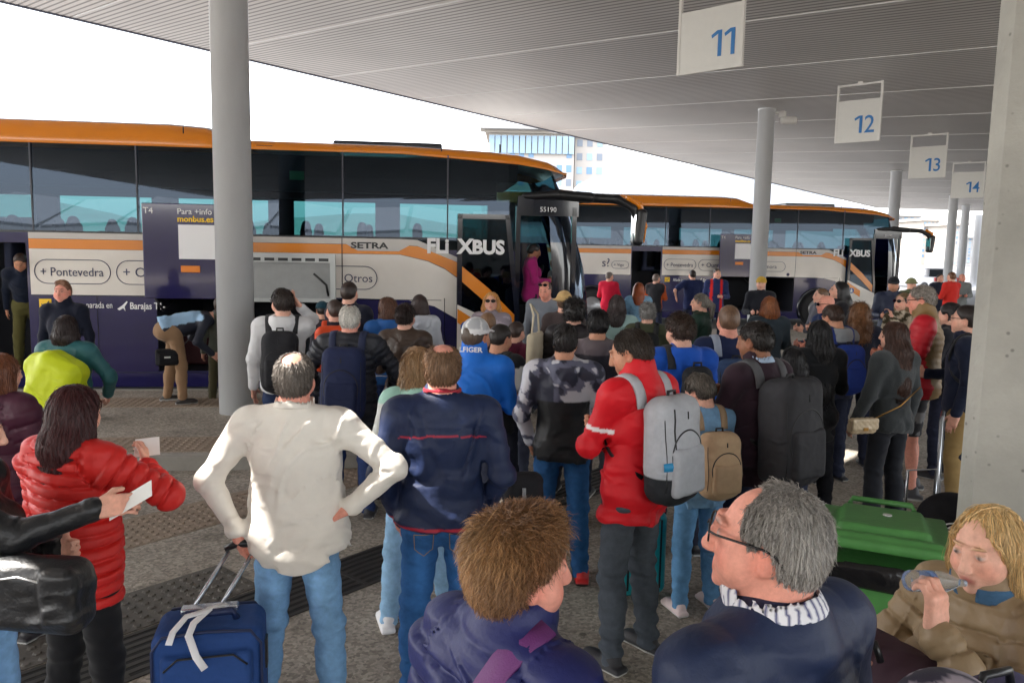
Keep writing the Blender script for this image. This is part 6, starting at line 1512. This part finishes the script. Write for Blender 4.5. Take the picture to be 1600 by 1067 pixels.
h=person(1470,427,20,175,'far person in a black top facing the red sweater',G,hy=0,pitch=4,hair=H_('short',(44,36,34)),R='front',L='front',top=T_((34,38,54),'cotton',t=.03,hem=.84),legs=L_((40,44,60)))
h=person(1504,427,21,160,'far bald person in grey just right of the red sweater',G,hy=20,pitch=4,hair=None,skin='pink',R='front',L='front',top=T_((120,124,124),'cotton',t=.03,hem=.84),legs=L_((40,44,60)))
# person low at the right corner, only the printed cap shows
h=person(1476,1046,1.28,70,'person in a printed dark cap with orange trim at the bottom right corner',G,w=.95,hy=0,pitch=20,skin='fair',hair=H_('short',(60,46,40)),R='down',L='down',top=T_((60,56,90),'nylon',t=.024,hem=.84),legs=L_((40,44,60)),hv=.009)
cap_hat(h,srgb(50,46,62),col2=srgb(150,140,150))
bp=at(1545,1175,1.32); f=Sdf(.03); f.box((0,0,0),(.13,.08,.12),.05); f.box((0,-.08,-.02),(.09,.02,.07),.02)
f.post.append(lambda P,d:(d+.003*wn(P,30,5)).astype(np.float32))
e=empty('backpack',tuple(bp),R(20),'lilac grey backpack top at the bottom right corner beside the printed cap','backpack'); v,q_=surf(f,.009,slack=.004); link('main_compartment',np_mesh('lb',v,q_,FAB['canvas'],np.tile(srgb(96,94,130),(len(v),1))),e)
m=MB(); m.tube([(-.04,0,.115),(-.03,0,.15),(.03,0,.15),(.04,0,.115)],.008,8); m.build('handle',black,e)
for l in PEOPLE:
    if l[1]>1.95 or l[1]<1.5: print('HCHECK',l)
print('people',len(PEOPLE),'time',round(time.time()-T00,1))
# ================================================================ luggage and the rest
def box_bag(name,label,cat,pos,rz,col,w,d,h_,rnd,fab='canvas',wv=.003,hv=.009,extra=None,group=None,part='shell',seed=3,cf=None):
    f=Sdf(.02); f.box((0,0,h_/2),(w/2,d/2,h_/2),rnd)
    if extra: extra(f)
    f.post.append(lambda P,dd:(dd+wv*wn(P,22,seed)+wv*.5*wn(P,60,seed+1)).astype(np.float32))
    e=empty(name,tuple(pos),rz,label,cat,group); v,q=surf(f,hv,slack=wv+.003)
    cols=np.tile(np.array(col),(len(v),1)) if cf is None else cf(v); link(part,np_mesh(part,v,q,FAB[fab],cols),e); return e,f
# blue trolley suitcase in front of the white shirt
sp_=ground(322,1165); sp_=V(at(330,1000,3.0)[0],3.0,0)
sc_col=srgb(38,70,128)
e,f=box_bag('suitcase','navy blue soft trolley suitcase with a white ribbon on its raised handle','suitcase',sp_+V(0,0,.05),R(14),sc_col,.41,.27,.62,.05,extra=lambda f:(f.box((0,-.145,.42),(.165,.025,.13),.025,k=.012),f.box((0,-.15,.14),(.17,.03,.12),.03,k=.012)),wv=.0015,hv=.0075)
pipe=mat('piping_navy',srgb(20,36,76),.5)
m=MB()
for y in (-.125,.125):
    m.tube([(x,y,z) for x,z in [(-.195,.06),(-.2,.3),(-.197,.56),(-.16,.612),(0,.622),(.16,.612),(.197,.56),(.2,.3),(.195,.06)]],.006,6)
    m.build('piping',pipe,e); m=MB()
m.bm.free()
m=MB(); m.tube([(-.16,-.172,.30),(0,-.176,.305),(.16,-.172,.30)],.004,6); m.build('zip',black,e)
m=MB(); m.tube([(-.15,-.171,.50),(-.1,-.173,.545),(.1,-.173,.545),(.15,-.171,.50)],.004,6); m.build('zip',black,e)
m=MB(); m.box((.201,-.03,.40),(.215,.03,.52),None,.004); m.build('combination_lock',black,e)
m=MB(); m.tube([(-.1,-.02,.62),(-.085,-.03,.655),(.085,-.03,.655),(.1,-.02,.62)],.015,10); m.build('carry_handle',pipe,e)
m=MB(); m.box((-.03,-.205,.26),(.03,-.19,.275)); m.build('name_badge',mat('badge_metal',(.7,.72,.75),.3,metal=.8),e)
gh=mat('telescopic_alu',srgb(186,190,196),.25,metal=.8)
Rz=rotz(-R(14))
hndw=rotz(0)@V(0,0,0)
sdv=[a for a in hw.arms if a[0]==-1][0][1]; palm=MX(sdv[2]+sdv[3]*.07+sdv[5]*.03,-1)*hw.s+np.array(hw.e.location)
top=Rz@(palm-(sp_+V(0,0,.05)))
for dx in (-.085,.02):
    m=MB(); m.tube([(-.05+dx+.04,.07,.60),(top[0]+dx-.02+.02,top[1],top[2]-.02)],.0085,8); m.build('telescopic_rod',gh,e)
m=MB(); m.tube([(top[0]-.10,top[1],top[2]-.01),(top[0]-.05,top[1],top[2]+.012),(top[0]+.03,top[1],top[2]+.008)],[.013,.017,.02],10); m.build('grip',black,e)
m=MB(); m.box((-.12,.045,.60),(.10,.10,.64),None,.008); m.build('handle_base',gh,e)
m=MB(); rp=[V(.06,.03,.655),V(-.0,-.03,.67),V(-.05,-.09,.645),V(-.06,-.15,.625),V(-.03,-.19,.56),V(.0,-.195,.51)]
ribbon(m,rp,[V(0,-.4,1)]*4+[V(0,-1,.3)]*2,.028,.003); m.build('ribbon_tag',mat('ribbon_white',(.8,.8,.82),.6),e)
m=MB(); rp=[V(.0,-.04,.67),V(-.08,-.06,.66),V(-.12,-.12,.63),V(-.13,-.16,.60)]; ribbon(m,rp,[V(0,-.4,1)]*4,.026,.003); m.build('ribbon_tag',mat('ribbon_white',(.8,.8,.82),.6),e)
for dx in (-.16,.16):
    for dy in (-.1,.1):
        m=MB(); m.lathe([(.02,-.012),(.026,-.01),(.026,.01),(.02,.012)],(dx,dy,-.022),14,'x'); m.build('wheel',black,e)
# green wheelie bin
bp=ground(1362,1045); bc=V(at(1385,800,3.05)[0],3.05,0)
bm_=mat('bin_green',srgb(74,132,68),.45,noise=.16,nscale=7,bump=.15,bscale=30)
e=empty('wheeled_bin',(bc[0]+.02,bc[1]+.06,0),R(-24),'green wheeled rubbish bin with a black liner hanging out under its lid','bin')
f=Sdf(.02)
class _T(Sdf): pass
def taper(P,d): return d
f.box((0,0,.53),(.29,.35,.46),.05)
def tp(P,d):
    k=.82+.18*np.clip(P[:,2]/1.0,0,1); lx=np.abs(P[:,0])-.285*k; ly=np.abs(P[:,1])-.345*k
    return np.maximum(d,np.maximum(lx,ly)-.0).astype(np.float32)
f.post.append(tp); v,q=surf(f,.02); link('bin_body',np_mesh('bb',v,q,bm_),e)
f=Sdf(.015); f.box((0,.0,1.055),(.315,.375,.022),.02); f.box((0,.02,1.085),(.20,.26,.028),.025,k=.03); f.box((0,-.30,1.065),(.26,.035,.03),.02)
for sx in (-.14,.14): f.cap((sx-.06,-.2,1.10),(sx+.06,-.2,1.10),.012)
v,q=surf(f,.012); lid=link('lid',np_mesh('lid',v,q,bm_),e); lid.rotation_euler=(R(-3),0,0)
m=MB(); m.tube([(-.16,.375,1.09),(-.15,.42,1.11),(.15,.42,1.11),(.16,.375,1.09)],.014,8); m.build('handle',bm_,lid)
m=MB(); m.lathe([(.022,0),(.022,.006)],(.02,.05,1.115),14); m.build('lid_button',mat('button_grey',srgb(190,190,186),.5),lid)
f=Sdf(.02); f.box((0,0,.965),(.325,.385,.055),.04); f.box((0,0,1.03),(.29,.35,.12),.03,k=.01,op='sub'); f.box((0,0,.8),(.29,.35,.12),.03,k=.01,op='sub')
f.post.append(lambda P,d:(d+.014*wn(P,17,4,aniso=(1,1,.6))+.006*wn(P,50,5)).astype(np.float32)); v,q=surf(f,.012,slack=.02)
link('bin_liner',np_mesh('ln',v,q,mat('bin_bag',srgb(22,22,24),.22,bump=.5,bscale=22)),e)
for sx in (-1,1):
    m=MB(); m.lathe([(.07,-.03),(.1,-.025),(.1,.025),(.07,.03)],(sx*.27,.28,.1),20,'x'); m.build('wheel',black,e)
for _o in bpy.data.objects:
    if _o.name.startswith('wheeled_bin'): _o.scale=(.80,.74,.97)
# quilted purse of the woman in the knit sweater
pz=at(1347,665,5.85); f=Sdf(.02); f.box((0,0,0),(.115,.035,.062),.035); f.box((0,-.035,.018),(.112,.012,.045),.012,k=.01)
f.post.append(lambda P,d:(d+.0035*np.minimum(np.abs(np.sin((P[:,0]+P[:,2])*75)),np.abs(np.sin((P[:,0]-P[:,2])*75)))*-1+.002).astype(np.float32))
e=empty('crossbody_purse',tuple(pz),R(12),'small beige quilted purse on a chain worn with the charcoal sweater','purse'); v,q=surf(f,.0055,slack=.004); link('purse_body',np_mesh('pb',v,q,FAB['leather'],np.tile(srgb(196,176,144),(len(v),1))),e)
m=MB(); m.box((-.02,-.052,-.03),(.02,-.046,-.005),None,.002); gold=mat('gold',srgb(170,130,70),.3,metal=.9); m.build('clasp',gold,e)
hand_=np.array(hk.e.location)+rotz(hk.yaw)@(V(.14,-.16,1.22)*hk.s)
ch=[V(.1,0,.05)]; tgt=np.linalg.inv(rotz(R(12)))@(hand_-pz); 
m=MB(); m.tube([V(.10,0,.05),V(.10,0,.05)*.5+tgt*.5+V(0,-.03,-.02),tgt],.005,6); m.build('chain',gold,e)
# black bags stacked by the pillar
bpp=V(at(1462,760,4.1)[0],4.1,0)
e,f=box_bag('suitcase','black trolley case with a round topped bag and white oval emblem, by the pillar','suitcase',bpp+V(0,0,.03),R(-16),srgb(30,30,34),.46,.30,.62,.06,hv=.012)
f=Sdf(.03); f.ell((.08,-.02,.72),(.17,.13,.16)); f.box((.08,-.02,.66),(.16,.13,.10),.08); v,q=surf(f,.01); link('top_bag',np_mesh('tb',v,q,FAB['canvas'],np.tile(srgb(26,26,30),(len(v),1))),e)
m=MB(); m.tube([(.07+.055*math.cos(t),-.158,.735+.024*math.sin(t)) for t in np.linspace(0,6.283,25)],.004,6); m.build('emblem_oval',wtxt,e)
m=MB(); m.poly([(.03,-.158,.73),(.05,-.16,.745),(.09,-.16,.745),(.11,-.158,.73),(.09,-.16,.725),(.07,-.16,.74),(.05,-.16,.725)],.003,(0,-1,0)); m.build('emblem_mark',wtxt,e)
m=MB(); m.tube([(-.12,.1,.62),(-.12,.1,.95),(.02,.1,.97),(.02,.1,.62)],.009,8); m.build('telescopic_handle',gh,e)
# teal hard case behind the red jacket
tp_=V(at(990,940,4.75)[0],4.75,0); e,f=box_bag('suitcase','teal hard shell suitcase behind the legs of the person in red','suitcase',tp_+V(0,0,.04),R(15),srgb(22,150,160),.34,.22,.52,.05,fab='leather',wv=0,hv=.012)
m=MB()
for x in (-.1,-.03,.04,.11): m.box((x,-.113,.05),(x+.012,-.108,.48))
m.build('ribs',black,e)
m=MB(); m.tube([(-.07,.05,.52),(-.07,.05,.85),(.07,.05,.85),(.07,.05,.52)],.009,8); m.build('telescopic_handle',gh,e)
# cream tote hanging at the side of the curly haired person
tb=at(836,545,6.7); e,f=box_bag('tote_bag','long cream cotton tote bag slung at the shoulder beside the coach steps','bag',tb+V(0,0,-.26),R(70),srgb(196,184,160),.30,.07,.40,.03,fab='cotton',wv=.006,hv=.011)
m=MB(); m.tube([(-.1,0,.38),(-.06,0,.55),(.0,.05,.64),(.06,0,.55),(.1,0,.38)],.009,8,flat=.35); m.build('tote_strap',mat('strap_cream',srgb(200,188,164),.8),e)
# small black bag by the navy blouson
sb=at(818,768,3.9); e,f=box_bag('shoulder_bag','small black nylon bag hanging beside the navy blouson','bag',sb+V(0,0,-.10),R(10),srgb(34,34,38),.20,.12,.20,.05,wv=.006,hv=.009)
m=MB(); m.tube([(-.08,0,.18),(-.10,.0,.35),(-.14,-.02,.5)],.01,8,flat=.4); m.build('bag_strap',black,e)
m=MB(); m.box((-.02,-.068,.06),(.0,-.062,.14)); m.build('zip',gh,e)
# trolley handle in the middle of the crowd
tr=V(at(597,610,6.5)[0],6.5,0); e,f=box_bag('suitcase','dark suitcase with a thin silver handle between the black quilted jacket and brown leather','suitcase',tr+V(0,0,.04),R(0),srgb(44,40,44),.38,.25,.60,.05,wv=.002,hv=.014)
m=MB(); m.tube([(-.07,.05,.6),(-.07,.05,1.02),(.07,.05,1.02),(.07,.05,.6)],.01,8); m.build('telescopic_handle',gh,e)
# luggage trolley frame near the pillar
ct=V(at(1478,640,5.6)[0],5.6,0); e=empty('luggage_cart',tuple(ct),R(60),'thin steel luggage cart frame beside the bare legs and shorts','cart')
m=MB(); m.tube([(-.2,0,.08),(-.2,.02,1.0),(.2,.02,1.0),(.2,0,.08)],.013,8); m.build('push_handle',gh,e)
m=MB(); m.tube([(-.2,.0,.12),(-.2,-.6,.12),(.2,-.6,.12),(.2,0,.12)],.013,8); m.build('tray_frame',gh,e)
m=MB(); m.tube([(-.2,.01,.5),(.2,.01,.5)],.01,8); m.build('cross_bar',gh,e)
for sx in (-.2,.2):
    for sy in (0,-.55):
        m=MB(); m.lathe([(.04,-.015),(.055,-.01),(.055,.01),(.04,.015)],(sx,sy,.058),16,'x'); m.build('wheel',black,e)
# luggage lying in the open hold of the near coach
O1=np.array(bus1.location)
for i,(x,w_,hh,c) in enumerate([(-6.1,.45,.6,(60,30,34)),(-5.55,.5,.5,(38,52,74)),(-4.9,.42,.66,(52,50,48)),(-4.35,.5,.55,(30,34,40))]):
    pos=O1+bd*x+bn*.75+V(0,0,.42); nm=['maroon','dark blue','brown grey','black'][i]
    e,f=box_bag('suitcase','%s suitcase standing in the open luggage hold of the near coach'%nm,'suitcase',pos,math.atan2(bd[1],bd[0]),srgb(*c),w_,.3,hh,.05,wv=.002,hv=.022,group='cases in the hold')
    m=MB(); m.tube([(-.08,0,hh),(-.07,0,hh+.03),(.07,0,hh+.03),(.08,0,hh)],.012,6); m.build('handle',black,e)
print('total script',round(time.time()-T00,1))
